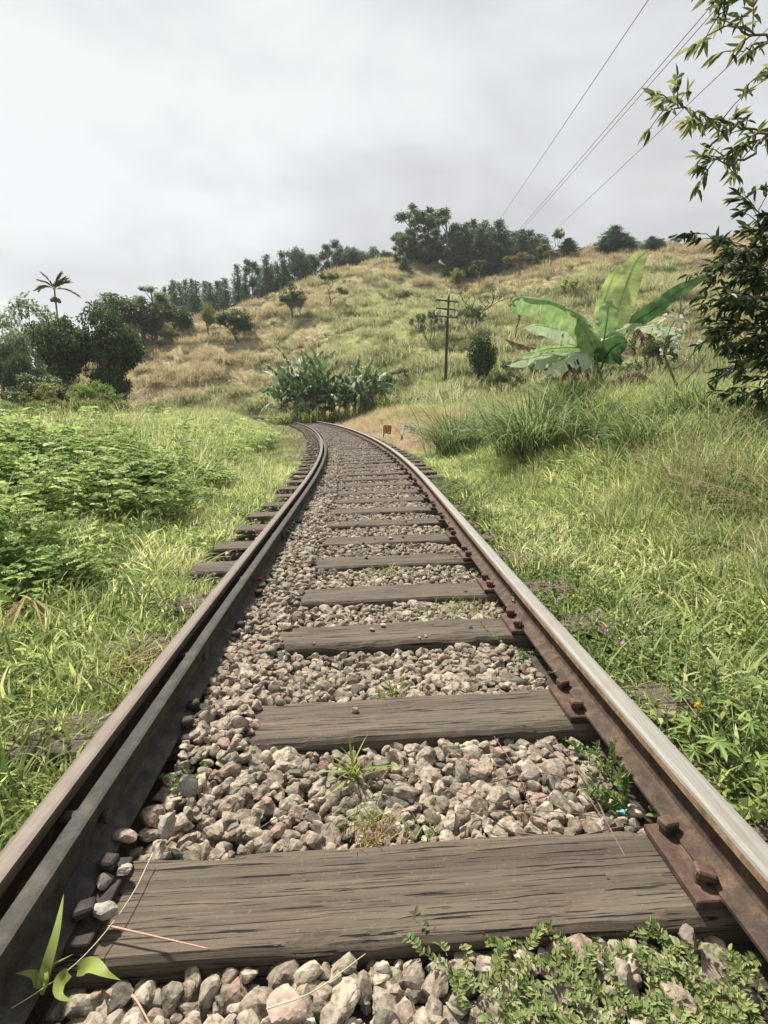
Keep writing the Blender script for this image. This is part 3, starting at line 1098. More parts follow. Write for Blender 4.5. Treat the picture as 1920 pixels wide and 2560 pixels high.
def scatter(name, P, scl, rot, tint, protos, label, cat, idx=None, mats=None):
    n = len(P)
    me = bpy.data.meshes.new(name)
    me.vertices.add(n)
    me.vertices.foreach_set('co', np.asarray(P, dtype=np.float32).ravel())
    for an, ty, val in (('scl', 'FLOAT', scl), ('tint', 'FLOAT', tint)):
        a = me.attributes.new(an, ty, 'POINT'); a.data.foreach_set('value', np.asarray(val, dtype=np.float32))
    a = me.attributes.new('rot', 'FLOAT_VECTOR', 'POINT'); a.data.foreach_set('vector', np.asarray(rot, dtype=np.float32).ravel())
    a = me.attributes.new('idx', 'INT', 'POINT')
    if idx is None:
        idx = RG.integers(0, len(protos), n)
    a.data.foreach_set('value', np.asarray(idx, dtype=np.int32))
    for q in protos:
        for mm in q.data.materials:
            if mm.name not in [x.name for x in me.materials]:
                me.materials.append(mm)
    o = link(bpy.data.objects.new(name, me))
    ng = bpy.data.node_groups.new(name, 'GeometryNodeTree')
    ng.interface.new_socket('Geometry', in_out='INPUT', socket_type='NodeSocketGeometry')
    ng.interface.new_socket('Geometry', in_out='OUTPUT', socket_type='NodeSocketGeometry')
    gi = ng.nodes.new('NodeGroupInput'); go = ng.nodes.new('NodeGroupOutput')
    iop = ng.nodes.new('GeometryNodeInstanceOnPoints')
    jn = ng.nodes.new('GeometryNodeJoinGeometry')
    for q in protos:
        oi = ng.nodes.new('GeometryNodeObjectInfo'); oi.inputs['Object'].default_value = q
        g2 = ng.nodes.new('GeometryNodeGeometryToInstance')
        ng.links.new(oi.outputs['Geometry'], g2.inputs[0]); ng.links.new(g2.outputs[0], jn.inputs[0])
    ng.links.new(gi.outputs[0], iop.inputs['Points'])
    ng.links.new(jn.outputs[0], iop.inputs['Instance'])
    iop.inputs['Pick Instance'].default_value = True
    for an, dt, sk in (('idx', 'INT', 'Instance Index'), ('rot', 'FLOAT_VECTOR', 'Rotation'), ('scl', 'FLOAT', 'Scale')):
        na_ = ng.nodes.new('GeometryNodeInputNamedAttribute'); na_.data_type = dt; na_.inputs[0].default_value = an
        ng.links.new(na_.outputs[0], iop.inputs[sk])
    ng.links.new(iop.outputs[0], go.inputs[0])
    md = o.modifiers.new('scatter', 'NODES'); md.node_group = ng
    return tag(o, label, cat, kind='stuff')


def grass_tuft(n, L, w, spread, mname, lean=(.05, .7), bend=(.3, 1.5), seg=4, seeds=0, seedL=None):
    base = np.stack([RG.normal(0, spread, n), RG.normal(0, spread, n), np.full(n, -.02)], 1)
    phi = np.arctan2(base[:, 1], base[:, 0]) + RG.normal(0, .8, n)
    V, Fq = blades(base, phi, rnd(n, *lean), rnd(n, *bend), rnd(n, *L), rnd(n, *w), seg, twist=1.2)
    mats = [M[mname]]
    FS = [Fq]; fm = [0]
    if seeds:
        b2 = np.stack([RG.normal(0, spread, seeds), RG.normal(0, spread, seeds), np.full(seeds, -.02)], 1)
        V2, F2 = blades(b2, rnd(seeds, 0, 2 * PI), rnd(seeds, .05, .35), rnd(seeds, .1, .8), rnd(seeds, *seedL), np.full(seeds, max(w) * .35), 5)
        # seed head: small bits near the tip
        tips = V2.reshape(seeds, -1, 3)
        nb_ = 14
        P_ = []; D_ = []
        for s_ in range(seeds):
            a_ = tips[s_, -1]; b_ = tips[s_, -5]
            f_ = RG.random(nb_)[:, None]
            P_.append(b_ + (a_ - b_) * f_); D_.append((a_ - b_)[None] / np.linalg.norm(a_ - b_) + RG.normal(0, .6, (nb_, 3)))
        P_ = np.concatenate(P_); D_ = np.concatenate(D_)
        k_ = len(P_)
        V3, F3 = leaves(P_, D_, rdir(k_), rnd(k_, .02, .05) * max(seedL), np.full(k_, max(w) * .5))
        F2 = F2 + len(V); F3 = F3 + len(V) + len(V2)
        V = np.concatenate([V, V2, V3]); FS += [F2, F3]; fm += [1, 1]; mats.append(M['seed'])
    return proto('tuft_source', raw_mesh('tuft', V, FS, mats, fm=fm, smooth=True))


def herb_tuft(mname, nst=7, H=(.2, .4), nl=9, L=(.03, .05), w=.45, spread=.10, pinn=True):
    P_, D_, N_, LL_ = [], [], [], []
    mb = MB()
    for s_ in range(nst):
        ph = random.uniform(0, 2 * PI); h = random.uniform(*H); ln = random.uniform(.1, .6)
        b0 = np.array([random.gauss(0, spread), random.gauss(0, spread), -.02])
        dirv = np.array([math.cos(ph) * ln, math.sin(ph) * ln, 1.0]); dirv /= np.linalg.norm(dirv)
        tip = b0 + dirv * h + np.array([math.cos(ph), math.sin(ph), -.3]) * h * .15
        mb.tube([b0, (b0 + tip) / 2 + np.array([0, 0, .02]), tip], [.003, .0025, .001], 3, cap=False)
        for q in range(nl):
            f_ = .3 + .7 * q / nl
            c_ = b0 + (tip - b0) * f_
            a_ = ph + q * 2.4 + random.uniform(-.4, .4)
            rd = np.array([math.cos(a_), math.sin(a_), random.uniform(-.1, .35)])
            if pinn:
                pl = random.uniform(.07, .13) * (1.2 - .4 * f_)
                for e in np.linspace(.25, 1, 6):
                    for sd in (-1, 1):
                        P_.append(c_ + rd * pl * e); sv = np.cross(rd, [0, 0, 1.0]) * sd
                        D_.append(sv + rd * .45 + np.array([0, 0, random.uniform(-.2, .1)])); N_.append([random.gauss(0, .25), random.gauss(0, .25), 1]); LL_.append(random.uniform(*L) * .8)
            else:
                P_.append(c_); D_.append(rd); N_.append([random.gauss(0, .35), random.gauss(0, .35), 1]); LL_.append(random.uniform(*L))
    LL_ = np.array(LL_)
    V, Fq = leaves(np.array(P_), np.array(D_), np.array(N_, dtype=float), LL_, LL_ * w)
    mb.add(V, [Fq], 1)
    me = mb.mesh('herb', [M['stem'], M[mname]])
    return proto('herb_source', me)


print('protos')
T_verge = [grass_tuft(26, (.10, .26), (.006, .013), .035, 'grass') for _ in range(4)] + [grass_tuft(16, (.16, .34), (.009, .018), .03, 'grass', lean=(.2, .9), bend=(.6, 1.7)) for _ in range(3)]
T_long = [grass_tuft(40, (.35, .95), (.008, .017), .07, 'grassdk', lean=(.03, .45), bend=(.4, 1.7), seg=5, seeds=1, seedL=(.8, 1.2)) for _ in range(3)]
T_longg = [grass_tuft(34, (.3, .8), (.008, .015), .08, 'grass', lean=(.03, .5), bend=(.3, 1.5), seg=5) for _ in range(2)] + [grass_tuft(34, (.3, .8), (.008, .015), .08, 'grass', lean=(.03, .5), bend=(.3, 1.5), seg=5, seeds=1, seedL=(.6, 1.0))]
T_straw = [grass_tuft(34, (.15, .45), (.006, .013), .09, 'straw', lean=(.5, 1.4), bend=(.2, 1.2), seg=3) for _ in range(3)]
T_hillg = [grass_tuft(26, (.3, .8), (.03, .06), .28, 'hillgreen', lean=(.1, .9), bend=(.2, 1.2), seg=2) for _ in range(3)]
T_hilld = [grass_tuft(26, (.3, .8), (.03, .055), .28, 'hilldry', lean=(.1, .9), bend=(.2, 1.2), seg=2) for _ in range(3)]
T_herb = [herb_tuft('herb', 5, (.12, .5), 9, (.038, .07)) for _ in range(4)] + [herb_tuft('herb', 4, (.35, .75), 12, (.035, .06), spread=.05) for _ in range(2)]
T_herb2 = [herb_tuft('herb', 6, (.12, .3), 8, (.04, .09), .42, .08, pinn=False) for _ in range(4)]
T_creep = [herb_tuft('creep', 9, (.05, .13), 8, (.016, .034), .62, .07, pinn=False) for _ in range(4)]


def spread_pts(x0, x1, y0, y1, n):
    return rnd(n, x0, x1), rnd(n, y0, y1)


def wedge(n, y0, y1, power=1.0, amax=.78):
    """points inside the view wedge, denser nearby"""
    y = y0 + (y1 - y0) * RG.random(n) ** power
    az = rnd(n, -amax, amax)
    return az * (y + 1.2), y


def keep_lr(x, y, m_=0.0):
    lat, ty = lateral(x, y)
    gl = np.interp(ty, [0, 3.1, 3.55, 3.8, 12, 40], [.97, 1.0, 1.12, 1.40, 1.36, 1.45]) + m_ + (vnoise(x, y, .5, 31) - .5) * .35
    gr = np.interp(ty, [0, 2.5, 5, 8, 40], [1.05, 1.06, 1.12, 1.5, 1.7]) + m_ + (vnoise(x, y, .5, 33) - .5) * .3
    return lat, ty, (lat < -gl) | (lat > gr)


def tri_rot(n, tilt=.12):
    return np.stack([RG.normal(0, tilt, n), RG.normal(0, tilt, n), rnd(n, 0, 2 * PI)], 1)


def xyz(x, y, dz=0.0):
    return np.stack([x, y, terr(x, y) + dz], 1)


print('scatter')
# near verge grass
n = 46000
x = rnd(n, -9, 9); y = .45 + 11.5 * RG.random(n) ** 1.1
lat, ty, kp = keep_lr(x, y)
kp &= (np.abs(x) < (y + 1.6) * .80 + 1.3) & (RG.random(n) < np.interp(np.abs(lat), [1, 2.5, 8], [1, .95, .7]))
herbz = (lat < -2.2) & (vnoise(x, y, 1.1, 41, 4) > .5) & (y < 6.5)
x, y, lat = x[kp], y[kp], lat[kp]
k_ = len(x)
tint = np.clip(.5 + 1.7 * (vnoise(x, y, .8, 51) - .5) + RG.normal(0, .2, k_), 0, 1)
sc = rnd(k_, .75, 1.25) * np.interp(np.abs(lat), [1, 1.5, 3, 6], [.8, .9, 1.15, 1.5])
scatter('verge_grass', xyz(x, y), sc, tri_rot(k_, .2), tint, T_verge, 'bright yellow green grass on both verges of the railway', 'grass')
print('verge', k_)

# left herbs
n = 4200
x = rnd(n, -6.5, -1.2); y = rnd(n, 1.2, 9)
lat, ty = lateral(x, y)
kp = (lat < -1.75 - .8 * vnoise(x, y, .6, 43)) & (vnoise(x, y, .8, 41, 4) + RG.normal(0, .07, n) > .5 + .05 * (lat > -3)) & (np.abs(x) < (y + 1.4) * .85)
x, y, lat = x[kp], y[kp], lat[kp]; k_ = len(x)
scatter('weeds', xyz(x, y), rnd(k_, .5, 1.5) * (.55 + .9 * vnoise(x, y, .7, 44)) * np.interp(-lat, [1.7, 3, 5], [.6, 1.0, 1.3]), tri_rot(k_, .15), np.clip(vnoise(x, y, .6, 61) + RG.normal(0, .15, k_), 0, 1), T_herb,
        'feathery dark green weeds growing in the left verge', 'weeds')
# broad leaf weeds mixed on both sides
n = 5200
x = rnd(n, -6, 7); y = rnd(n, .6, 12)
lat, ty, kp = keep_lr(x, y, .0)
kp &= (vnoise(x, y, .8, 71) > .5) & (np.abs(x) < (y + 1.4) * .85)
x, y, lat = x[kp], y[kp], lat[kp]; k_ = len(x)
scatter('broad_leaf_weeds', xyz(x, y), rnd(k_, .5, 1.0) * np.interp(np.abs(lat), [1, 1.6, 4], [.55, .9, 1.3]), tri_rot(k_, .25), np.clip(.2 + .7 * vnoise(x, y, .6, 66) + RG.normal(0, .15, k_), 0, 1), T_herb2,
        'broad leaved weeds mixed in the verge grass', 'weeds')
# low creepers beside the right rail
n = 8000
x = rnd(n, .7, 3.2); y = .5 + 8 * RG.random(n)
lat, ty = lateral(x, y)
kp = (lat > 1.02) & (lat < 2.0 + .5 * vnoise(x, y, .7, 7)) & ((vnoise(x, y, .5, 77) > .42) | (y < 3))
kp &= ~((lat < 1.42) & (lat > 1.12) & ((np.abs(y - 1.96) < .12) | (np.abs(y - 2.71) < .10)))
x, y, lat = x[kp], y[kp], lat[kp]; k_ = len(x)
scatter('low_creepers', xyz(x, y, .02), rnd(k_, .7, 1.4), tri_rot(k_, .3), np.clip(.1 + .7 * vnoise(x, y, .5, 67) + RG.normal(0, .15, k_), 0, 1), T_creep,
        'small leaved creeping plants beside the right rail', 'creepers')

# broad bright blades close to the camera
T_broad = [grass_tuft(13, (.14, .32), (.012, .022), .03, 'grass', lean=(.2, 1.0), bend=(.5, 1.6), seg=6) for _ in range(5)]
n = 6000
x = rnd(n, -5, 5); y = .5 + 6 * RG.random(n) ** 1.3
lat, ty, kp = keep_lr(x, y, .02)
kp &= (vnoise(x, y, .7, 35) > .42) & (np.abs(x) < (y + 1.4) * .85)
x, y, lat = x[kp], y[kp], lat[kp]; k_ = len(x)
scatter('broad_grass', xyz(x, y), rnd(k_, .6, 1.15) * np.interp(np.abs(lat), [1, 1.5, 3], [.6, .9, 1.2]), tri_rot(k_, .2), np.clip(.65 + 1.4 * (vnoise(x, y, .6, 36) - .5) + RG.normal(0, .15, k_), 0, 1), T_broad,
        'broad bladed bright grass growing through the verges', 'grass')
# blades crowding the left rail over the nearest sleeper ends
n = 420
y = rnd(n, .7, 3.55); cx_, h_ = trk(y); la = rnd(n, -1.62, -1.0)
x = cx_ + la * np.cos(h_); yy_ = y + la * np.sin(h_)
scatter('rail_side_grass', xyz(x, yy_, .03), rnd(n, .55, .95) * np.interp(-la, [1.0, 1.3], [.6, 1.0]), tri_rot(n, .25), rnd(n, .3, .95), T_broad + T_verge[:2], 'broad green blades crowding against the left rail', 'grass')
# low plants between the sleeper ends
n = 5200
x = rnd(n, -6, 3); y = 2.0 + 26 * RG.random(n) ** 1.2
lat, ty = lateral(x, y)
dsl = np.min(np.abs(ty[:, None] - SLYA[None]), axis=1)
kp = (((lat < -1.03) & (lat > -1.5)) | ((lat > 1.03) & (lat < 1.6))) & (dsl > .15) & (vnoise(x, y, .35, 38) > .33)
x, y = x[kp], y[kp]; k_ = len(x)
scatter('low_grass', xyz(x, y, .02), rnd(k_, .28, .55), tri_rot(k_, .3), np.clip(.4 + 1.2 * (vnoise(x, y, .5, 39) - .5) + RG.normal(0, .2, k_), 0, 1), T_verge, 'short grass growing between the sleeper ends', 'grass')
# taller leafy weeds further back on the left
n = 2300
x = rnd(n, -17, -2.4); y = 4 + 18 * RG.random(n)
lat, ty = lateral(x, y)
kp = (lat < -2.6) & (vnoise(x, y, 1.7, 45, 4) + RG.normal(0, .06, n) > .50) & (np.abs(x) < (y + 1.4) * .8) & (np.abs(x) > y * .16)
x, y = x[kp], y[kp]; k_ = len(x)
scatter('tall_weeds', xyz(x, y), rnd(k_, .7, 1.9), tri_rot(k_, .15), np.clip(.5 + 1.8 * (vnoise(x, y, 1.0, 46) - .5) + RG.normal(0, .22, k_), 0, 1), T_herb + T_herb2, 'tall pale leafy weeds across the left meadow', 'weeds')

# mid distance meadow
n = 30000
x, y = wedge(n, 8, 50, 1.0)
lat, ty, kp = keep_lr(x, y, .1)
azz = x / y
nostraw = ~((lat > 1.5) & (lat < 6.5) & (ty > 15.5) & (ty < 60) & (RG.random(n) < np.interp(lat, [1.5, 3, 5], [.9, .75, .35])))
kp &= nostraw & (y < hill_Y0(azz) + 18) & ~((np.abs(x - .98 * y / 21.6) < .5) & (y > 18) & (y < 21.9))
x, y, lat = x[kp], y[kp], lat[kp]; k_ = len(x)
hh = np.interp(lat, [-8, -3.5, -1.7, 1.8, 3.2, 7], [1.25, 1.05, .35, .35, .6, .75])
tint = np.clip(.55 + 1.7 * (vnoise(x, y, 1.8, 52) - .5) + RG.normal(0, .22, k_), 0, 1)
hh = np.where((y > 12) & (lat < 0), np.interp(lat, [-7, -4.6, -3.2, -1.7], [1.2, .95, .30, .18]), hh)
scatter('meadow_grass', xyz(x, y), rnd(k_, .45, 1.1) * (.6 + .9 * vnoise(x, y, 1.0, 57)) * hh, tri_rot(k_, .15), tint, T_longg, 'tall pale green meadow grass beyond the verges', 'grass')
print('meadow', k_)

# tall feathery grass in clumps on the left
n = 5200
x = rnd(n, -14, -1.5); y = 3.0 + 22 * RG.random(n) ** .9
lat, ty = lateral(x, y)
kp = (lat < np.interp(y, [3, 8, 14, 25], [-2.6, -2.5, -3.4, -4.6])) & (vnoise(x, y, 1.3, 91, 4) > .52) & (np.abs(x) < (y + 1.4) * .8)
x, y, lat = x[kp], y[kp], lat[kp]; k_ = len(x)
scatter('feathery_grass', xyz(x, y), rnd(k_, .6, 1.35) * np.interp(y, [3, 8], [.75, 1.1]), tri_rot(k_, .12), np.clip(.6 + 1.5 * (vnoise(x, y, 1.0, 92) - .5) + RG.normal(0, .18, k_), 0, 1), T_longg + T_long[:1], 'tall feathery pale grass standing in clumps on the left', 'grass')

# right bank long grass
n = 11000
x, y = wedge(n, 1.8, 30, 1.25)
lat, ty = lateral(x, y)
edg = np.interp(y, [1.8, 3, 4, 8, 14, 20, 30], [2.7, 2.2, 2.1, 2.1, 2.6, 5, 7])
kp = (lat > edg) & (vnoise(x, y, 1.2, 88) > .40)
edg = edg[kp]
x, y, lat = x[kp], y[kp], lat[kp]; k_ = len(x)
scatter('bank_grass', xyz(x, y), rnd(k_, .35, .85) * np.interp(lat - edg, [0, 1.0], [.5, 1.0]) * (.6 + .8 * vnoise(x, y, .9, 89)), tri_rot(k_, .15), np.clip(.42 + 1.6 * (vnoise(x, y, 1.1, 53) - .5) + RG.normal(0, .18, k_), 0, 1), T_long,
        'long arching grass with seed stalks on the right bank', 'grass')

# straw bank on the outside of the curve
n = 9000
x, y = wedge(n, 15, 52, 1.0, .3)
lat, ty = lateral(x, y)
kp = (lat > 1.35) & (lat < np.interp(ty, [15, 25, 50], [5.0, 6.5, 8])) & (ty > 15.5) & ~((np.abs(x - .98 * y / 21.6) < .45) & (y > 19.5) & (y < 21.9))
x, y, lat = x[kp], y[kp], lat[kp]; k_ = len(x)
scatter('dry_straw', xyz(x, y), rnd(k_, .6, 1.3) * np.interp(lat, [1.3, 3], [.5, 1.1]), tri_rot(k_, .25), np.clip(vnoise(x, y, 2., 54) + RG.normal(0, .2, k_), 0, 1), T_straw,
        'cut dry straw lying along the outside of the track bend', 'straw')

# hillside grass
n = 90000
y = 30 + 112 * RG.random(n) ** .85
az = rnd(n, -.82, .82)
x = az * y
t_h = (y - hill_Y0(az)) / (ridge_D(az) - hill_Y0(az))
lat, ty = lateral(x, y)
kp = (t_h > .0) & (t_h < 1.06) & ((lat > 5.5) | (y > 56) | (lat < -5))
x, y = x[kp], y[kp]
dr, t_h, lat, ty = dryness(x, y)
isd = (dr + RG.normal(0, .15, len(x))) > .56
for nm, msk, pr, lab in (('hill_green_grass', ~isd, T_hillg, 'yellow green tussocky grass over the hillside'), ('hill_dry_grass', isd, T_hilld, 'reddish tan dry grass over the upper hillside')):
    xx, yy = x[msk], y[msk]; k_ = len(xx)
    cl = vnoise(xx, yy, 2.2, 90, 2)
    scatter(nm, xyz(xx, yy), rnd(k_, .45, 1.1) * (.55 + 1.5 * sstep(.45, .75, cl)), tri_rot(k_, .15), np.clip(.5 + 1.6 * (vnoise(xx, yy, 4, 56) - .5) + RG.normal(0, .22, k_), 0, 1), pr, lab, 'grass')
    print(nm, k_)
T_scrub = [herb_tuft('scrub', 9, (.35, .8), 14, (.10, .17), .5, .22, pinn=False) for _ in range(4)]
n = 7000
y = 32 + 105 * RG.random(n) ** .9
az = rnd(n, -.8, .8); x = az * y
dr, t_h, lat, ty = dryness(x, y)
kp = (t_h > .0) & (t_h < 1.0) & ((lat > 6) | (y > 58) | (lat < -5)) & (vnoise(x, y, 5, 95) + RG.normal(0, .04, n) > .56)
x, y = x[kp], y[kp]; k_ = len(x)
scatter('hill_scrub', xyz(x, y), rnd(k_, .5, 1.3), tri_rot(k_, .15), np.clip(.5 + 1.6 * (vnoise(x, y, 5, 58) - .5) + RG.normal(0, .2, k_), 0, 1), T_scrub, 'low leafy scrub dotted over the hillside grass', 'scrub')
print('scrub', k_)

# ------------------------------------------------------------------ trees
print('trees')


class Skel:
    def __init__(self, seed):
        self.r = random.Random(seed)
        self.mb = MB()
        self.tips = []

    def branch(self, P, d, L, rad, depth, spread=.6, up=.25, n=4, kids=(2, 3), ns=7):
        r = self.r
        pts = [np.array(P, dtype=float)]
        d = np.array(d, dtype=float); d /= np.linalg.norm(d)
        for q in range(n):
            d = d + np.array([r.gauss(0, .13), r.gauss(0, .13), r.gauss(0, .08) + up * .12])
            d /= np.linalg.norm(d)
            pts.append(pts[-1] + d * L / n)
        rads = np.linspace(rad, rad * .62, len(pts))
        self.mb.tube(pts, rads, max(3, ns), cap=False)
        if depth == 0:
            self.tips.append((pts[-1], d)); self.tips.append((pts[-2], d))
            return
        for k in range(r.randint(*kids)):
            a = r.uniform(0, 2 * PI)
            s = np.array([math.cos(a), math.sin(a), 0.15])
            nd = d * (1 - spread * .5) + s * spread + np.array([0, 0, up * .5])
            st = pts[-1] if k < 2 else pts[-2]
            self.branch(st, nd, L * r.uniform(.6, .85), rad * .6, depth - 1, spread, up, n, kids, max(3, ns - 2))


def clump_leaves(cs, rs, n, L, asp=.5, shell=.55, flatz=.75, outw=1.0, droop=0.0):
    """leaves filling ellipsoidal clumps; cs (k,3) rs (k,), n leaves in all"""
    cs = np.asarray(cs); rs = np.asarray(rs)
    p = rs ** 2 / np.sum(rs ** 2)
    k = RG.choice(len(cs), n, p=p)
    d = rdir(n)
    rad = rs[k] * (shell + (1 - shell) * RG.random(n)) * (1 + .12 * RG.normal(size=n))
    P = cs[k] + d * rad[:, None] * np.array([1, 1, flatz])
    D = d * outw + RG.normal(0, .7, (n, 3)) + np.array([0, 0, -droop])
    Nn = RG.normal(0, .5, (n, 3)) + np.array([0, 0, 1.0]) + d * .5
    LL_ = rnd(n, L * .7, L * 1.3)
    return leaves(P, D, Nn, LL_, LL_ * asp, .15, .2)


def tree_proto(kind, seed):
    """unit height tree: (trunk mesh, crown mesh)"""
    rg = random.Random(seed)
    sk = Skel(seed)
    V = F_ = None
    if kind == 'pine':
        sk.mb.tube([(0, 0, -.03), (.01 * rg.gauss(0, 1), .0, .5), (0, 0, .97)], [.020, .012, .003], 6, cap=False)
        cs, rs = [], []
        w0 = rg.uniform(.17, .22)
        for z in np.arange(.10, .985, .05):
            R = w0 * (1 - z) ** .75 + .02
            R *= rg.uniform(.75, 1.15)
            nbn = 5 if z < .8 else 3
            a0 = rg.uniform(0, 6)
            for q in range(nbn):
                a = a0 + q * 2 * PI / nbn + rg.uniform(-.4, .4)
                rr_ = R * rg.uniform(.55, 1.1)
                tip = np.array([math.cos(a) * rr_, math.sin(a) * rr_, z + .03])
                sk.mb.tube([(0, 0, z - .02), tip], [.005, .002], 3, cap=False)
                for f_ in (.45, .95):
                    cs.append(tip * np.array([f_, f_, 1])); rs.append(.028 + .022 * (1 - z))
        V, F_ = clump_leaves(cs, rs, 5200, .030, .28, .1, .8, 1.0)
        mt = 'f_pine'; bk = 'bark'
    elif kind == 'euc':
        pts = [(0, 0, -.03)]
        for q in range(1, 9):
            pts.append((pts[-1][0] + rg.gauss(0, .008), pts[-1][1] + rg.gauss(0, .008), q * .118))
        sk.mb.tube(pts, np.linspace(.018, .004, 9), 6, cap=False)
        cs, rs = [], []
        for q in range(26):
            z = rg.uniform(.28, .97)
            R = .15 * math.sin(PI * min(1, (1.05 - z) / .75)) ** .7
            a = rg.uniform(0, 2 * PI)
            tip = np.array([math.cos(a) * R * rg.uniform(.5, 1.1), math.sin(a) * R * rg.uniform(.5, 1.1), z])
            sk.mb.tube([pts[min(8, int((z - .08) / .118))], tip], [.006, .002], 4, cap=False)
            cs.append(tip); rs.append(rg.uniform(.03, .062))
        V, F_ = clump_leaves(cs, rs, 5200, .026, .35, .2, 1.1, .5, .5)
        mt = 'f_euc'; bk = 'barkpale'
    elif kind in ('round', 'mid', 'yellow'):
        sk.branch((0, 0, -.03), (0.05, 0, 1), .30, .035, 3, .75, .2, 4, (3, 4), 8)
        tips = [t_[0] for t_ in sk.tips]
        c0 = np.array([0, 0, .60])
        cs = [np.array(t_) for t_ in tips]
        for q in range(26):
            d_ = np.array([rg.gauss(0, 1), rg.gauss(0, 1), rg.gauss(0, 1)]); d_ /= np.linalg.norm(d_)
            cs.append(c0 + d_ * np.array([.33, .33, .30]) * rg.uniform(.6, 1))
        cs = [c0 + (c_ - c0) * min(1, .36 / (np.linalg.norm((c_ - c0) * np.array([1, 1, 1.1])) + 1e-6)) for c_ in cs]
        rs = [rg.uniform(.065, .12) for _ in cs]
        mt, nn, LL_ = {'round': ('f_dark', 12000, .030), 'mid': ('f_mid', 6500, .036), 'yellow': ('f_yel', 5500, .038)}[kind]
        V, F_ = clump_leaves(cs, rs, nn, LL_, .55, .45, .75, .8, .15)
        bk = 'bark'
    elif kind == 'airy':       # thin crown, branches show
        sk.branch((0, 0, -.03), (0.08, 0, 1), .27, .026, 4, .62, .3, 4, (2, 3), 6)
        cs = [t_[0] for t_ in sk.tips]; rs = [rg.uniform(.03, .075) for _ in cs]
        V, F_ = clump_leaves(cs, rs, 2600, .032, .5, .1, .8, .6)
        mt = 'f_yel'; bk = 'barkpale'
    elif kind == 'bare':
        sk.branch((0, 0, -.03), (0.12, .05, 1), .30, .030, 5, .68, .22, 4, (2, 3), 6)
        cs = [t_[0] for t_ in sk.tips]; rs = [.03 for _ in cs]
        V, F_ = clump_leaves(cs, rs, 700, .025, .45, .1, .8, .6)
        mt = 'f_dry'; bk = 'bark'
    elif kind == 'drybush':
        for q in range(6):
            a = q * 1.05 + rg.uniform(-.3, .3)
            sk.branch((0.02 * math.cos(a), .02 * math.sin(a), -.03), (math.cos(a) * .6, math.sin(a) * .6, 1), .34, .016, 3, .45, .3, 4, (2, 3), 5)
        cs = [t_[0] for t_ in sk.tips]; rs = [rg.uniform(.04, .08) for _ in cs]
        V, F_ = clump_leaves(cs, rs, 3000, .034, .5, .1, .8, .6)
        mt = 'f_mid'; bk = 'bark'
    elif kind == 'ball':
        for q in range(5):
            a = q * 1.25
            sk.branch((0, 0, -.05), (math.cos(a) * .35, math.sin(a) * .35, 1), .32, .02, 2, .5, .2, 3, (2, 3), 5)
        cs = []; rs = []
        for q in range(60):
            d_ = np.array([rg.gauss(0, 1), rg.gauss(0, 1), rg.gauss(0, 1)]); d_ /= np.linalg.norm(d_)
            cs.append(np.array([0, 0, .53]) + d_ * np.array([.38, .38, .37]) * rg.uniform(.25, 1)); rs.append(rg.uniform(.08, .13))
        V, F_ = clump_leaves(cs, rs, 11000, .036, .5, .3, .9, .9)
        mt = 'f_dark'; bk = 'bark'
    return sk.mb.mesh('trunk', M[bk]), raw_mesh('crown', V, [F_], M[mt])


PROT = {}


def get_proto(kind, v):
    if (kind, v) not in PROT:
        PROT[(kind, v)] = tree_proto(kind, hash(kind) % 1000 + v * 17 if False else sum(map(ord, kind)) + v * 17)
    return PROT[(kind, v)]


TREES = {}


def tree(kind, px, ptop, Y, label, wid=None, v=0, cat='tree', name='tree', group=None, sink=0.0, pbase=None, crown=None):
    """tree whose trunk stands on the ground at (px, depth Y) and whose top shows at ptop"""
    x = xat(px, Y)
    z = gz1(x, Y) - sink
    if pbase is not None:
        z = at(px, pbase, Y).z
        z = min(z, gz1(x, Y))
    zt = at(px, ptop, Y).z
    h = max(zt - z, .3)
    t_, c_ = get_proto(kind, v)
    x = at(px, ptop + 10, Y).x
    o = empty(name, (x, Y, z), random.uniform(0, 6.28), label, cat, group)
    link(bpy.data.objects.new('trunk', t_), o)
    co = link(bpy.data.objects.new('crown', c_), o)
    if crown:
        me = c_.copy(); me.materials.clear(); me.materials.append(M[crown]); co.data = me
    sx = h
    if wid is not None:
        nat = {'pine': .27, 'euc': .27, 'round': .86, 'mid': .86, 'yellow': .86, 'airy': .62, 'bare': .7, 'drybush': .9, 'ball': .92}[kind]
        sx = (wid * K / F * Y) / nat
    o.scale = (sx, sx, h)
    return o


SKY = 'dark trees along the skyline left of the bare hilltop'
row = [(338, 632), (352, 622), (366, 612), (378, 604), (391, 612), (402, 604), (414, 610), (427, 606), (439, 609), (452, 604), (465, 610), (476, 603), (487, 598)]
for i_, (px, pt) in enumerate(row):
    tree('pine', px + random.uniform(-4, 4), pt + random.uniform(-7, 8), 128 + (i_ % 3) * 5, f'slim dark conifer, {ORD[i_]} from the left in the even row behind the tan slope', wid=random.uniform(26, 40), v=i_ % 4, cat='conifer', name='pine_tree', group=SKY, pbase=690)
row = [(512, 572, 30, 'pine'), (530, 590, 28, 'pine'), (543, 560, 40, 'euc'), (560, 582, 30, 'pine'), (575, 551, 34, 'pine'), (592, 556, 40, 'round'), (612, 560, 40, 'pine'), (627, 527, 40, 'euc'), (643, 524, 46, 'round'), (664, 530, 48, 'round'), (684, 540, 44, 'euc')]
for i_, (px, pt, w_, kd) in enumerate(row):
    tree(kd, px, pt, 132 + (i_ % 4) * 4, f'tall dark tree, {ORD[i_]} from the left in the clump climbing towards the hilltop', wid=w_ * 1.15, v=i_ % 3, cat='tree', name='skyline_tree', group=SKY, pbase=660, crown='f_pine')
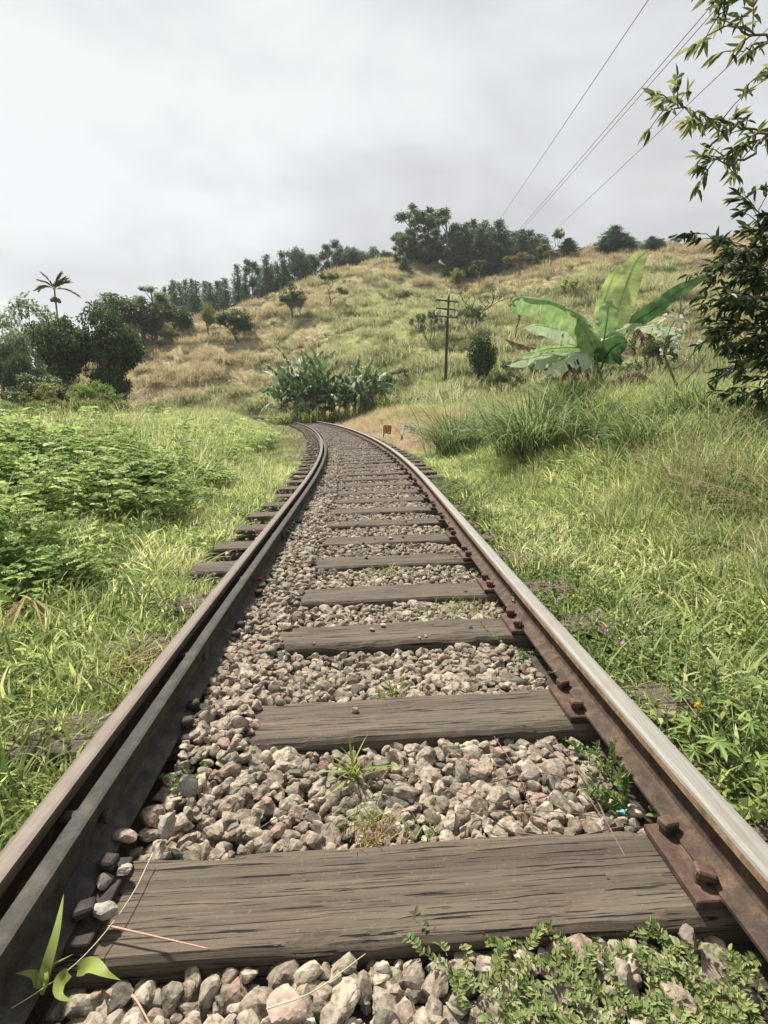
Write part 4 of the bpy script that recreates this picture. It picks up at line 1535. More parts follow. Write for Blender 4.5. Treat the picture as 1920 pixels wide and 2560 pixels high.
row = [(716, 521, 40, 'euc'), (733, 517, 44, 'round'), (752, 524, 44, 'round'), (770, 523, 44, 'round'), (790, 531, 40, 'round'), (808, 525, 40, 'round'), (828, 534, 44, 'round'), (843, 545, 26, 'pine')]
for i_, (px, pt, w_, kd) in enumerate(row):
    tree(kd, px, pt, 142 + (i_ % 3) * 4, f'low dark tree, {ORD[i_]} from the left in the dense grove just left of the hilltop', wid=w_ * 1.1, v=i_ % 3, cat='tree', name='skyline_tree', group='dark trees in the grove left of the hilltop', pbase=600, crown='f_pine')
row = [(866, 500, 34, 'euc'), (888, 446, 56, 'euc'), (915, 455, 44, 'euc'), (905, 520, 60, 'round'), (946, 451, 62, 'euc'), (930, 500, 50, 'round'), (966, 465, 50, 'euc')]
for i_, (px, pt, w_, kd) in enumerate(row):
    tree(kd, px, pt, 128 + (i_ % 3) * 5, f'tall feathery dark tree on the hilltop with the pale trunks, {ORD[i_]} from the left', wid=w_ * 1.15, v=(i_ + 1) % 3, cat='tree', name='hilltop_tree', group='tall trees on the hilltop', pbase=600, crown='f_pine' if i_ in (3, 5) else 'f_euc')
row = [(990, 500, 40), (1006, 482, 44), (1022, 476, 46), (1036, 492, 40), (1046, 479, 46), (1062, 492, 44), (1078, 476, 52), (1092, 500, 44), (1112, 500, 44), (1128, 497, 44), (1144, 498, 44), (1163, 508, 44), (1178, 516, 40)]
for i_, (px, pt, w_) in enumerate(row):
    tree('pine', px, pt, 124 + (i_ % 3) * 5, f'dark conical pine, {ORD[i_]} from the left in the dense stand right of the hilltop', wid=w_ * 1.15, v=i_ % 4, cat='pine', name='pine_tree', group='dark pines right of the hilltop', pbase=608)
tree('mid', 1020, 545, 128, 'dark bushy undergrowth tree at the foot of the pine stand, left', wid=70, v=1, crown='f_pine', pbase=608)
tree('mid', 1075, 540, 126, 'dark bushy undergrowth tree at the foot of the pine stand, right', wid=70, v=2, crown='f_pine', pbase=606)
tree('pine', 1228, 515, 120, 'short dark pine alone on the skyline between the pine stand and the pylon gap', wid=40, v=1, name='pine_tree', cat='pine')
for i_, (px, pt, w_) in enumerate([(1312, 510, 36), (1328, 488, 44), (1345, 505, 36), (1358, 514, 30)]):
    tree('pine', px, pt, 112 + i_ * 2, f'dark skyline pine in the small group behind the tall banana leaf, {ORD[i_]} from the left', wid=w_ * 1.2, v=i_, name='pine_tree', cat='pine', group='small pine group on the right skyline')
for i_, (px, pt, w_, kd) in enumerate([(1408, 511, 28, 'pine'), (1422, 517, 24, 'pine'), (1447, 503, 24, 'airy'), (1460, 510, 20, 'airy')]):
    tree(kd, px, pt, 106 + i_ * 2, f'small hazy skyline tree at the far right of the ridge, {ORD[i_]} from the left', wid=w_ * 1.2, v=i_ % 2, name='skyline_tree', cat='tree', crown='f_pine' if i_ < 2 else 'f_mid', group='small trees at the right end of the ridge')
# single trees on the slope
tree('pine', 873, 556, 118, 'small dark conical conifer standing alone on the green hilltop slope', wid=34, v=2, name='conifer', cat='conifer', pbase=612)
tree('yellow', 985, 575, 112, 'low round light green bush below the pine stand', wid=46, v=0, name='bush', cat='bush', pbase=608)
tree('airy', 1037, 545, 108, 'slender light green tree in front of the dark pines', wid=42, v=0, name='young_tree', pbase=598, crown='f_mid')
tree('airy', 1123, 534, 110, 'spreading pale tan tree in front of the pine stand', wid=62, v=1, name='pale_tree', pbase=582, crown='f_dry')
tree('airy', 1192, 486, 120, 'tall airy pale green tree at the right end of the pine stand', wid=52, v=0, name='airy_tree', pbase=570, crown='f_yel')
tree('airy', 1193, 532, 104, 'small pale tree on the crest right of the pine stand', wid=34, v=1, name='pale_tree', pbase=578, crown='f_dry')
tree('mid', 629, 598, 100, 'dark green tree with a yellowish top beside two pale trees on the left slope', wid=60, v=0, name='slope_tree', pbase=662, crown='f_dark')
tree('airy', 645, 626, 98, 'small grey airy tree leaning against the dark green tree on the slope', wid=38, v=1, name='airy_tree', pbase=676, crown='f_dry')
tree('airy', 712, 577, 100, 'tall thin crowned tree with pale yellow green leaves below the hilltop', wid=62, v=0, name='airy_tree', pbase=658, crown='f_yel')
tree('round', 510, 655, 92, 'wide low dark tree with two crowns on the tan left slope', wid=82, v=1, name='spreading_tree', pbase=712)
tree('bare', 800, 650, 88, 'bare grey shrub in the middle of the green slope', wid=52, v=0, name='bare_shrub', cat='shrub', pbase=718)
tree('bare', 835, 600, 110, 'low bare bush on the knoll under the hilltop', wid=40, v=1, name='bare_shrub', cat='shrub', pbase=640)
tree('airy', 872, 618, 102, 'thin small tree on the green slope right of the knoll', wid=40, v=1, name='airy_tree', pbase=668, crown='f_dry')
tree('drybush', 930, 660, 64, 'vase shaped olive bush with many thin stems left of the telegraph pole', wid=62, v=0, name='bush', cat='bush', pbase=745)
tree('drybush', 1012, 650, 66, 'dark green bush right behind the telegraph pole', wid=66, v=1, name='bush', cat='bush', pbase=735)
tree('bare', 1045, 603, 74, 'bare forked grey tree between the pole and the banana plant', wid=80, v=1, name='bare_tree', pbase=705)
tree('bare', 1116, 612, 56, 'contorted dark bare trunk beside the arching banana leaf', wid=64, v=2, name='bare_tree', pbase=718)
tree('drybush', 1262, 590, 78, 'olive green bush on the slope left of the tall banana leaf', wid=84, v=0, name='bush', cat='bush', pbase=690, crown='f_yel')
tree('bare', 1480, 630, 48, 'small bare branching shrub under the right banana leaf', wid=56, v=0, name='bare_shrub', cat='shrub', pbase=720)
o_ = tree('ball', 1041, 705, 40, 'round dense dark green bush standing alone right of the pole', wid=74, v=0, name='round_bush', cat='bush', pbase=790)
tree('ball', 862, 560, 116, 'tiny dark bush at the foot of the tall hilltop trees', wid=20, v=1, name='bush', cat='bush', pbase=585) if False else None

# left group
tree('round', 126, 640, 44, 'dark broad tree with forked trunk, left one of the big pair at the left', wid=150, v=0, name='big_tree', pbase=838)
tree('round', 218, 634, 46, 'darkest dense tree, right one of the big pair at the left', wid=148, v=2, name='big_tree', pbase=860)
tree('ball', 226, 735, 45, 'dark ivy clad mass of leaves around the foot of the right big tree', wid=96, v=1, name='ivy_bush', cat='bush', pbase=868)
tree('mid', 62, 615, 80, 'domed grey green tree with sky showing through it, behind the left tree pair', wid=175, v=0, name='domed_tree', pbase=800, crown='f_haze')
tree('mid', 8, 650, 62, 'grey green tree cut by the left edge of the photo', wid=90, v=1, name='domed_tree', pbase=810, crown='f_haze')
tree('round', 262, 618, 93, 'dark flat topped tree behind the right of the big pair', wid=150, v=1, name='dark_tree', pbase=760)
tree('round', 298, 634, 95, 'dark dense tree right of the flat topped tree', wid=125, v=0, name='dark_tree', pbase=750)
tree('euc', 326, 612, 97, 'tall slender grey green tree left of the conifer row', wid=62, v=1, name='slender_tree', pbase=745, crown='f_haze')
tree('yellow', 372, 650, 98, 'rounded yellow green tree below the conifer row', wid=92, v=0, name='pale_tree', pbase=735, crown='f_mid')
tree('yellow', 368, 695, 92, 'small yellow green bush on the tan slope below the rounded tree', wid=52, v=1, name='bush', cat='bush', pbase=738)
tree('mid', 330, 675, 96, 'low green bush at the left end of the tan slope', wid=80, v=1, name='bush', cat='bush', pbase=735)
tree('yellow', 447, 640, 96, 'light green bush at the edge of the conifer row', wid=40, v=1, name='bush', cat='bush', pbase=668)
tree('ball', 22, 738, 56, 'round dark bush near the left edge above the house', wid=78, v=0, name='dark_bush', cat='bush', pbase=810)
tree('mid', 80, 745, 58, 'dull green bush left of the big tree pair', wid=70, v=2, name='bush', cat='bush', pbase=820)
tree('yellow', 70, 790, 38, 'olive shrub mass above the house roof', wid=150, v=2, name='shrub', cat='shrub', pbase=880, crown='f_mid')
tree('drybush', 120, 812, 26, 'pale leafy shrub right of the house at the left edge', wid=110, v=0, name='shrub', cat='shrub', pbase=900, crown='f_yel')
tree('drybush', 205, 812, 24, 'bright broad leaved shrub under the right big tree', wid=85, v=1, name='shrub', cat='shrub', pbase=905, crown='lobed')
tree('yellow', 285, 690, 88, 'pale dry bush showing right of the dark tree pair', wid=56, v=0, name='bush', cat='bush', pbase=760, crown='f_dry')
for i_, (px, pt, Y, w_) in enumerate([(30, 852, 15, 90), (110, 850, 16, 80), (180, 848, 17, 80), (250, 855, 18, 70), (330, 862, 20, 60)]):
    tree('drybush', px, pt, Y, f'leafy pale green weed bush on the left skyline of the verge, {ORD[i_]} from the left', wid=w_, v=i_ % 2, name='weed_bush', cat='bush', crown='f_yel' if i_ % 2 else 'lobed', group='weed bushes along the top of the left verge')
# bushes on the slope foot right
for i_, (px, pt, Y, w_, c_) in enumerate([(880, 790, 52, 60, 'f_mid'), (830, 800, 50, 50, 'f_mid'), (1150, 760, 36, 90, 'f_mid'), (1100, 785, 30, 70, 'f_mid'), (1210, 800, 24, 80, 'f_dark'), (640, 862, 40, 50, 'f_dark'), (1340, 770, 17, 90, 'f_dark'), (1420, 700, 16, 90, 'f_dark')]):
    tree('drybush', px, pt, Y, ['low green bush just right of the far banana clumps', 'low green bush touching the right far banana clump', 'low bush behind the drooping brown banana leaf', 'low bush right of the round dark bush', 'dark low bush left under the big banana plant',
                                'dark green bush at the point where the track vanishes', 'dark bush behind the right side of the big banana plant', 'dark leafy bush under the right banana leaf'][i_], wid=w_, v=i_ % 2, name='low_bush', cat='bush', crown=c_)

# areca palm
pr = empty('palm_tree', (at(118, 650, 62).x, 62, gz1(xat(118, 62), 62)), 0, 'slim palm with few fronds rising above the left trees', 'palm')
ztop = at(118, 625, 62).z - pr.location.z
mb = MB(); mb.tube([(0, 0, -.2), (.1, 0, ztop * .6), (.12, 0, ztop)], [.14, .11, .09], 8); mb.build('trunk', M['barkpale'], pr)
mb = MB()
for q in range(9):
    c_ = np.array([.12 + random.gauss(0, .25), random.gauss(0, .2), ztop - .9 - random.random() * .5])
    mb.add(*[ico(1)[0] * .22 + c_, [ico(1)[1]]])
mb.build('fruit_bunch', M['twig'], pr)
for q, (ax, el, Lf, dro) in enumerate([(PI, .55, 1.9, 1.3), (PI * .98, .95, 1.7, .9), (PI * 1.1, 1.25, 1.7, .5), (.3, 1.3, 1.8, .4), (0.1, 1.0, 1.7, .6), (0, .75, 1.9, .7), (0, .15, 2.6, .9), (1.6, 1.0, 1.6, .8)]):
    pts = []
    p_ = np.array([.12, 0, ztop]); e_ = el
    for k_ in range(11):
        pts.append(p_.copy())
        p_ = p_ + np.array([math.cos(ax) * math.cos(e_), math.sin(ax) * math.cos(e_), math.sin(e_)]) * Lf / 10
        e_ -= dro / 10
    pts = np.array(pts)
    mb = MB(); mb.tube(pts, np.linspace(.03, .008, 11), 4, cap=False)
    T_ = np.gradient(pts, axis=0); T_ /= np.linalg.norm(T_, axis=1)[:, None]
    P_, D_ = [], []
    for k_ in np.linspace(1.5, 10, 38):
        a_ = int(min(k_, 9)); f_ = k_ - a_
        c_ = pts[a_] * (1 - f_) + pts[min(a_ + 1, 10)] * f_
        sd_ = np.cross(T_[a_], [0, 0, 1.0]); sd_ /= np.linalg.norm(sd_) + 1e-6
        for s_ in (-1, 1):
            P_.append(c_); D_.append(sd_ * s_ * .8 + T_[a_] * .9 + np.array([0, 0, random.uniform(-.1, .35)]))
    k_ = len(P_)
    V_, F_ = leaves(np.array(P_), np.array(D_), rdir(k_, .4), rnd(k_, .45, .75), rnd(k_, .06, .10))
    mb.add(V_, [F_], 1)
    mb.build('frond', [M['stem'], M['f_mid']], pr)

# ------------------------------------------------------------------ near tree at the right edge
print('near tree')
nt_ = empty('overhanging_tree', (5.9, 5.6, gz1(5.9, 5.6)), 0, 'leafy tree at the right edge with branches hanging over the verge', 'tree')
loc0 = np.array(nt_.location)
mb = MB()
tz = 6.5
trunk_pts = [np.array([0, 0, -.3]), np.array([.05, .1, 1.5]), np.array([-.05, 0, 3.0]), np.array([0.1, -.3, 4.6]), np.array([.2, -.8, 5.6])]
mb.tube(trunk_pts, [.18, .15, .12, .06, .02], 10)
nlP, nlD, nlL = [], [], []


def leaf_branch(pts, rad, twigs, tl, Ll, n_per=9, seed=0, vs=.3):
    """a branch through world points with twigs that end in whorls of long leaves"""
    r = random.Random(seed)
    pts = [np.array(p) for p in pts]
    # resample
    seg = []
    for a, b in zip(pts[:-1], pts[1:]):
        for q in range(5):
            seg.append(a + (b - a) * q / 5 + np.array([r.gauss(0, 1), r.gauss(0, 1), r.gauss(0, 1)]) * .012)
    seg.append(pts[-1])
    seg = np.array(seg)
    mb.tube(seg - loc0, np.linspace(rad, rad * .25, len(seg)), 6, cap=False)
    for q in range(twigs):
        f_ = (r.uniform(.12, 1.0) if q else 1.0) * (len(seg) - 1)
        a_ = int(min(f_, len(seg) - 2))
        c_ = seg[a_] + (seg[a_ + 1] - seg[a_]) * (f_ - a_)
        T_ = seg[a_ + 1] - seg[a_]; T_ /= np.linalg.norm(T_)
        d_ = T_ * .8 + np.array([r.gauss(0, .7), r.gauss(0, .7), r.gauss(0, vs)]); d_ /= np.linalg.norm(d_)
        L = tl * r.uniform(.4, 1.2)
        e_ = c_ + d_ * L + np.array([0, 0, -.05 * L])
        mid = c_ + d_ * L * .5 + np.array([0, 0, .04 * L])
        mb.tube(np.array([c_, mid, e_]) - loc0, [.0055, .004, .0022], 4, cap=False)
        for k in range(n_per):
            g_ = 1 - abs(r.gauss(0, .28)); g_ = max(.2, g_)
            p_ = c_ + (e_ - c_) * g_
            ld = d_ * .9 + np.array([r.gauss(0, .75), r.gauss(0, .75), r.gauss(-.25, .5)])
            nlP.append(p_ - loc0); nlD.append(ld); nlL.append(Ll * r.uniform(.65, 1.2))


T2 = lambda px, py, Y: at(px, py, Y)
tw = lambda v: loc0 + v
leaf_branch([tw(trunk_pts[3]), T2(1800, 330, 5.0), T2(1659, 290, 4.6), T2(1570, 262, 4.4), T2(1490, 240, 4.3), T2(1445, 215, 4.25)], .012, 46, .20, .115, 7, 1)
leaf_branch([T2(1659, 290, 4.6), T2(1600, 320, 4.5), T2(1545, 345, 4.5)], .012, 15, .22, .12, 7, 2)
leaf_branch([tw(trunk_pts[4]), T2(1780, 60, 4.3), T2(1659, 90, 4.2), T2(1590, 60, 4.1), T2(1555, 15, 4.0), T2(1550, -60, 4.0)], .012, 32, .20, .115, 7, 3)
leaf_branch([T2(1659, 90, 4.2), T2(1615, 100, 4.3), T2(1585, 110, 4.3)], .008, 4, .12, .11, 6, 4)
leaf_branch([T2(1790, 180, 4.4), T2(1700, 160, 4.2), T2(1640, 165, 4.1)], .008, 4, .14, .11, 6, 9)
leaf_branch([T2(1780, 200, 4.6), T2(1659, 292, 4.4), T2(1625, 330, 4.35), T2(1590, 350, 4.3), T2(1560, 352, 4.3), T2(1517, 343, 4.3)], .014, 2, .08, .09, 3, 5)
NUP = len(nlP)
leaf_branch([tw(trunk_pts[2]), T2(1800, 560, 6.0), T2(1659, 555, 5.8), T2(1590, 530, 5.6), T2(1510, 505, 5.5)], .014, 36, .26, .125, 8, 6)
leaf_branch([T2(1650, 545, 5.8), T2(1640, 490, 5.7), T2(1635, 455, 5.6), T2(1605, 430, 5.6)], .012, 16, .20, .12, 7, 7)
leaf_branch([T2(1800, 540, 6.0), T2(1720, 500, 5.7), T2(1670, 470, 5.6)], .012, 10, .20, .12, 7, 8)
sd = 20
for (pa, pb, pc) in [((1800, 600), (1680, 590), (1580, 570)), ((1800, 640), (1680, 640), (1560, 650)), ((1800, 690), (1680, 700), (1575, 720)), ((1800, 740), (1690, 760), (1590, 790)), ((1800, 790), (1700, 820), (1610, 850)),
                     ((1800, 660), (1700, 610), (1620, 560)), ((1800, 720), (1700, 690), (1600, 640)), ((1800, 800), (1720, 780), (1640, 740)), ((1800, 850), (1730, 850), (1650, 890))]:
    sd += 1
    leaf_branch([tw(trunk_pts[1]) + np.array([0, 0, (850 - pa[1]) * .004]), T2(*pa, 6.3), T2(*pb, 6.1 + random.uniform(-.4, .5)), T2(*pc, 6.0 + random.uniform(-.3, .6))], .018, 48, .40, .125, 9, sd, .45)
mb.build('trunk', M['bark'], nt_, smooth=True)
M['f_near_backlit'] = leafmat('near_tree_leaf_backlit', [G(.06, .09, .035), G(.11, .15, .055), G(.18, .21, .08), G(.28, .28, .12)], .45, rough=.5, spec=.2)  # same tree's leaf, paler: backlight on the upper foliage put into the colour
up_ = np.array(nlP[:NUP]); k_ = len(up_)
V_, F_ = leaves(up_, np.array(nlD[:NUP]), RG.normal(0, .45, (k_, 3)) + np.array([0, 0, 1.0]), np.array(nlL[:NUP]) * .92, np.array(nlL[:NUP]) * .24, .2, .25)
mobj('upper_foliage', V_, [F_], M['f_near_backlit'], nt_)
nlP, nlD, nlL = nlP[NUP:], nlD[NUP:], nlL[NUP:]
nlP = np.array(nlP); nlD = np.array(nlD); nlL = np.array(nlL); k_ = len(nlP)
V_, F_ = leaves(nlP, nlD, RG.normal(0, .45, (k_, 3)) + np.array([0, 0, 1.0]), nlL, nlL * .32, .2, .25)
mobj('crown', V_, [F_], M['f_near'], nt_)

# ------------------------------------------------------------------ bananas
print('bananas')


def catmull(P, n):
    P = [np.array(p, dtype=float) for p in P]
    P = [2 * P[0] - P[1]] + P + [2 * P[-1] - P[-2]]
    out = []
    m_ = len(P) - 3
    for u in np.linspace(0, m_ - 1e-6, n):
        i = int(u); t = u - i
        a, b, c, d = P[i:i + 4]
        out.append(.5 * ((2 * b) + (-a + c) * t + (2 * a - 5 * b + 4 * c - d) * t * t + (-a + 3 * b - 3 * c + d) * t ** 3))
    return np.array(out)


def banana_leaf(pts, w, face=0.0, droop=.3, tear=0.0, n=40, seed=0, petiole=.18, wave=.02, flip=1, asym=1.0):
    """V, F, u for one leaf: two halves either side of the midrib, with waves and tears"""
    r = np.random.default_rng(seed)
    P = catmull(pts, n)
    T = np.gradient(P, axis=0); T /= np.linalg.norm(T, axis=1)[:, None]
    s1 = np.cross(T, [0, 0, 1.0]); s1 /= np.linalg.norm(s1, axis=1)[:, None] + 1e-6
    tc_ = np.array([0, 0, CAM_Z]) - P; tc_ /= np.linalg.norm(tc_, axis=1)[:, None]
    s2 = np.cross(T, tc_); s2 /= np.linalg.norm(s2, axis=1)[:, None] + 1e-6
    sgn = np.sign(np.sum(s1 * s2, 1)); sgn[sgn == 0] = 1
    s2 = s2 * (sgn[n // 2])
    sd_ = s1 * (1 - face) + s2 * face; sd_ /= np.linalg.norm(sd_, axis=1)[:, None] + 1e-6
    nm = np.cross(sd_, T)
    nm *= np.sign(nm[n // 2, 2] + 1e-6)
    t = np.linspace(0, 1, n)
    wp = np.where(t < petiole, .04, np.sin(np.clip((t - petiole) / (1 - petiole), 0, 1) ** .62 * PI) ** .55)
    wp[-1] = .02
    V, Fq, U = [], [], []
    m_ = 4
    for sgn_ in (-1, 1):
        ww = w * .5 * (asym if sgn_ > 0 else 1)
        st = sum(len(v) for v in V)
        ph = r.uniform(0, 6)
        strip = np.cumsum(r.random(n) < tear * .5)
        sdro = r.normal(0, 1, n + 1)[strip] * tear
        wv_ = np.sin(t * r.uniform(18, 26) + ph) * wave * 2 + vnoise(t * 10, t * 0 + sgn_, .8, int(r.integers(99))) * wave
        rows = []
        for q in range(m_ + 1):
            f_ = q / m_
            off_ = sd_ * (sgn_ * f_ * ww * wp)[:, None] * math.cos(droop * f_) - np.array([0, 0, 1.0]) * (f_ ** 1.5 * ww * wp * (math.sin(droop) + np.abs(sdro) * .8))[:, None] + nm * (wv_ * f_ ** 2 * wp)[:, None] + T * (sdro * f_ * ww * .5)[:, None]
            rows.append(P + off_)
        R_ = np.stack(rows, 1)                     # n, m+1, 3
        V.append(R_.reshape(-1, 3)); U.append(np.stack([np.repeat(t, m_ + 1), np.tile(np.arange(m_ + 1) / m_, n)], 1))
        i = np.arange(n - 1)[:, None] * (m_ + 1); j = np.arange(m_)[None]
        q4 = np.stack([i + j, i + j + 1, i + m_ + 2 + j, i + m_ + 1 + j], -1)
        # tear: open slits from the edge between strips
        cut = strip[1:] != strip[:-1]
        keepf = np.ones((n - 1, m_), dtype=bool)
        keepf[cut, 1:] = False
        if tear > .5:
            keepf[cut, 0:] &= True
        Fq.append(q4[keepf] + st)
    mbl = MB()
    mbl.add(np.concatenate(V), [np.concatenate(Fq)])
    U = np.concatenate(U)
    nb0 = mbl.n
    mbl.tube(P, np.linspace(.022, .006, n) * (w / .6), 5, cap=False)
    cu = np.zeros((mbl.n, 3)); cu[:nb0, :2] = U; cu[nb0:, 0] = .03
    return mbl, cu


bz = at(1290, 842, 12)
bp = empty('banana_plant', (bz.x, 12, gz1(bz.x, 12)), 0, 'big banana plant with huge pale upright leaves on the right bank', 'banana plant')
bo = np.array(bp.location)
DL = 12.0
z7 = lambda *P: [((1250 + .3195 * x_) / K, (600 + .3195 * y_) / K, D_) for x_, y_, D_ in P]
LV = [
    # points along the midrib, width, facing, droop, tear, material, petiole, label, asymmetry
    (z7((800, 860, 12), (872, 745, 12), (905, 600, 12), (962, 420, 12), (1020, 260, 12), (1075, 150, 12.05), (1165, 82, 12.2)), .60, 1.0, .12, .06, 'b_pale', .12, 'pale yellow green upright leaf', 1),
    (z7((765, 800, 12.2), (775, 660, 12.25), (800, 540, 12.3), (840, 400, 12.3), (885, 290, 12.25), (930, 200, 12.2)), .33, 1.0, .12, 0, 'b_pale', .2, None, 1),
    (z7((780, 830, 12.1), (900, 740, 12.2), (1050, 640, 12.2), (1200, 545, 12.25), (1350, 430, 12.3), (1500, 340, 12.3), (1645, 262, 12.4)), .36, .85, .1, 0.03, 'b_dark', .2, 'dark green leaf reaching right', .9),
    (z7((760, 900, 12), (735, 770, 11.9), (640, 630, 11.8), (520, 540, 11.7), (370, 485, 11.5), (200, 452, 11.4), (110, 462, 11.3), (95, 505, 11.25)), .74, .45, .85, .10, 'b_mid', .12, None, 1),
    (z7((750, 880, 12.1), (680, 790, 12.2), (560, 725, 12.3), (410, 690, 12.4), (290, 668, 12.4), (170, 698, 12.5)), .50, .5, .5, .3, 'b_blue', .2, 'silvery green lower leaf', 1),
    (z7((750, 900, 12.1), (660, 850, 11.9), (540, 842, 11.8), (400, 850, 11.7), (270, 880, 11.6), (155, 900, 11.6)), .40, .6, .4, .2, 'b_mid', .2, None, 1),
    (z7((560, 880, 12.2), (380, 860, 12.3), (250, 840, 12.3), (150, 812, 12.3), (45, 772, 12.3)), .22, .5, .9, .6, 'b_dead', .1, 'withered brown leaf tip', 1),
    (z7((755, 930, 12), (640, 885, 11.7), (480, 898, 11.5), (330, 905, 11.4), (190, 930, 11.3), (60, 985, 11.2)), .34, .6, .7, .4, 'b_blue', .2, None, 1),
    (z7((755, 940, 12), (690, 890, 11.6), (560, 915, 11.4), (450, 970, 11.3), (350, 1045, 11.2)), .42, .5, .5, .3, 'b_blue', .25, None, 1),
    (z7((755, 960, 12), (640, 930, 11.7), (560, 970, 11.5), (520, 1030, 11.4), (500, 1090, 11.4)), .55, .5, .9, .9, 'b_dead', .2, 'withered brown leaf hanging low', 1),
    (z7((755, 960, 12.1), (660, 960, 12.0), (620, 1010, 11.9), (610, 1090, 11.9)), .45, .5, .9, .9, 'b_dead', .2, 'withered brown leaf hanging low', 1),
    (z7((775, 1030, 11.9), (745, 900, 11.6), (700, 770, 11.5), (650, 680, 11.5), (610, 600, 11.6)), .50, .75, .35, 0.0, 'b_mid', .25, None, 1),
    (z7((790, 1010, 11.9), (822, 920, 11.6), (870, 850, 11.4), (930, 810, 11.3), (1000, 800, 11.25)), .66, .85, .3, 0.0, 'b_dark', .15, 'broad dark green leaf in the middle', 1),
    (z7((800, 880, 11.9), (820, 740, 11.8), (836, 630, 11.75), (850, 530, 11.75), (880, 470, 11.8)), .46, 1.0, .1, 0.0, 'b_mid', .2, None, 1),
    (z7((800, 860, 12), (870, 750, 11.8), (960, 700, 11.7), (1050, 665, 11.7), (1115, 672, 11.7)), .36, .6, .4, .2, 'b_blue', .15, None, 1),
    (z7((980, 700, 12), (1070, 690, 12), (1110, 750, 12), (1105, 850, 12)), .34, .6, .9, .8, 'b_dead', .15, 'withered brown leaf hanging low', 1),
    (z7((900, 760, 12.2), (1050, 700, 12.3), (1200, 675, 12.4), (1320, 700, 12.4), (1420, 745, 12.5)), .24, .6, .4, .2, 'b_blue', .25, None, 1),
    (z7((800, 1160, 11.9), (900, 1090, 11.7), (1010, 1050, 11.5), (1110, 1050, 11.4), (1195, 1110, 11.3)), .46, .5, .9, .8, 'b_dead', .2, 'withered brown leaf hanging low', 1),
    (z7((760, 850, 12.2), (820, 760, 12.6), (900, 680, 13.0), (980, 620, 13.3)), .45, .5, .4, .1, 'b_blue', .2, None, 1),
    (z7((750, 850, 12.2), (700, 740, 12.6), (640, 680, 13.0), (600, 700, 13.4)), .45, .5, .5, .1, 'b_blue', .2, None, 1),
]
for q, (pts, w_, fc, dr_, te, mt_, pet, lab, asy) in enumerate(LV):
    P3 = [np.array(at(*p)) - bo for p in pts]
    # build in world orientation: banana_leaf expects world points for the facing side
    mbl, cu = banana_leaf([p + bo for p in P3], w_, fc, dr_, te, 44, 50 + q, pet, .03, 1, asy)
    for k_ in range(len(mbl.V)):
        mbl.V[k_] = mbl.V[k_] - bo
    lo_ = mbl.build('leaf', M[mt_], bp, smooth=True, col=cu)
    if lab:
        lo_['label'] = lab
mb = MB()
bs_ = [np.array(at(1290, 850, 12)) - bo, np.array(at(1289, 822, 12)) - bo, np.array(at(1287, 780, 12)) - bo, np.array(at(1287, 745, 12)) - bo]
bs_[0][2] = -.15
mb.tube(bs_, [.11, .095, .08, .06], 10)
mb.build('pseudostem', M['b_stemg'], bp, smooth=True)
mb = MB()
mb.tube([np.array([.12, 0, -.1]), np.array([.15, 0, .35]), np.array([.3, 0, .62])], [.05, .04, .02], 8)
mb.tube([np.array([.05, -.1, -.1]), np.array([.02, -.15, .3]), np.array([-.05, -.2, .5])], [.045, .04, .02], 8)
mb.build('sucker', M['b_stem'], bp, smooth=True)


def banana_generic(seed, nl=9, mt_='b_far'):
    """unit plant about 1 high"""
    r = random.Random(seed)
    rt = empty('banana_plant', (0, 0, 0))
    mb = MB(); mb.tube([(0, 0, -.05), (.01, 0, .2), (0.02, .0, .42)], [.026, .022, .012], 8)
    mb.build('pseudostem', M['b_stem'], rt, smooth=True)
    for q in range(nl + 5):
        a = q * 2.4 + r.uniform(-.4, .4)
        low = q / (nl + 5)
        el = r.uniform(.9, 1.45) - .75 * (1 - low); L = r.uniform(.42, .62)
        p = np.array([0.02, 0, .20 + .22 * low]); pts = [p.copy()]
        for k in range(6):
            p = p + np.array([math.cos(a) * math.cos(el), math.sin(a) * math.cos(el), math.sin(el)]) * L / 6
            pts.append(p.copy()); el -= r.uniform(.08, .26) + .12 * (1 - low)
        mbl, cu = banana_leaf([x_ for x_ in pts], r.uniform(.09, .13), 0.0, .55, r.choice([.1, .3, .5]), 22, seed * 50 + q, .10, .012)
        mbl.build('leaf', M[mt_ if q % 5 else ('b_mid' if q % 2 else 'b_blue')], rt, smooth=True, col=cu)
    for q in range(4):      # dead skirt
        a = r.uniform(0, 6.28)
        pts = [np.array([0.01, 0, .34]), np.array([math.cos(a) * .08, math.sin(a) * .08, .33]), np.array([math.cos(a) * .13, math.sin(a) * .13, .18]), np.array([math.cos(a) * .12, math.sin(a) * .12, .03])]
        mbl, cu = banana_leaf(pts, .09, 0.0, .6, .8, 14, seed * 70 + q, .15, .01)
        mbl.build('dead_leaf', M['b_dead'], rt, smooth=True, col=cu)
    return rt


bpro = [banana_generic(3), banana_generic(4, 8), banana_generic(5, 10)]
bl = [(612, 770, 46, 'leftmost small banana plant beside the far left clump', 888), (640, 758, 45, 'banana plant at the left of the far left clump', 880), (658, 748, 46.5, 'banana plant near the middle of the far left clump', 880),
      (682, 742, 45.5, 'tallest pale leaved banana plant in the far left clump', 882), (700, 757, 44, 'banana plant at the right of the far left clump', 884), (722, 790, 43.5, 'low banana plant in the gap between the two far clumps', 888),
      (745, 800, 43, 'short banana plant at the left of the far right clump', 888), (765, 768, 43.5, 'tall banana plant at the left of the far right clump', 888), (788, 770, 44, 'tallest banana plant in the middle of the far right clump', 888),
      (808, 778, 43, 'banana plant at the right of the far right clump', 888), (826, 798, 44.5, 'rightmost drooping banana plant of the far right clump', 886), (668, 790, 44, 'short banana plant in front of the far left clump', 884), (775, 810, 42.5, 'short banana plant in front of the far right clump', 890)]
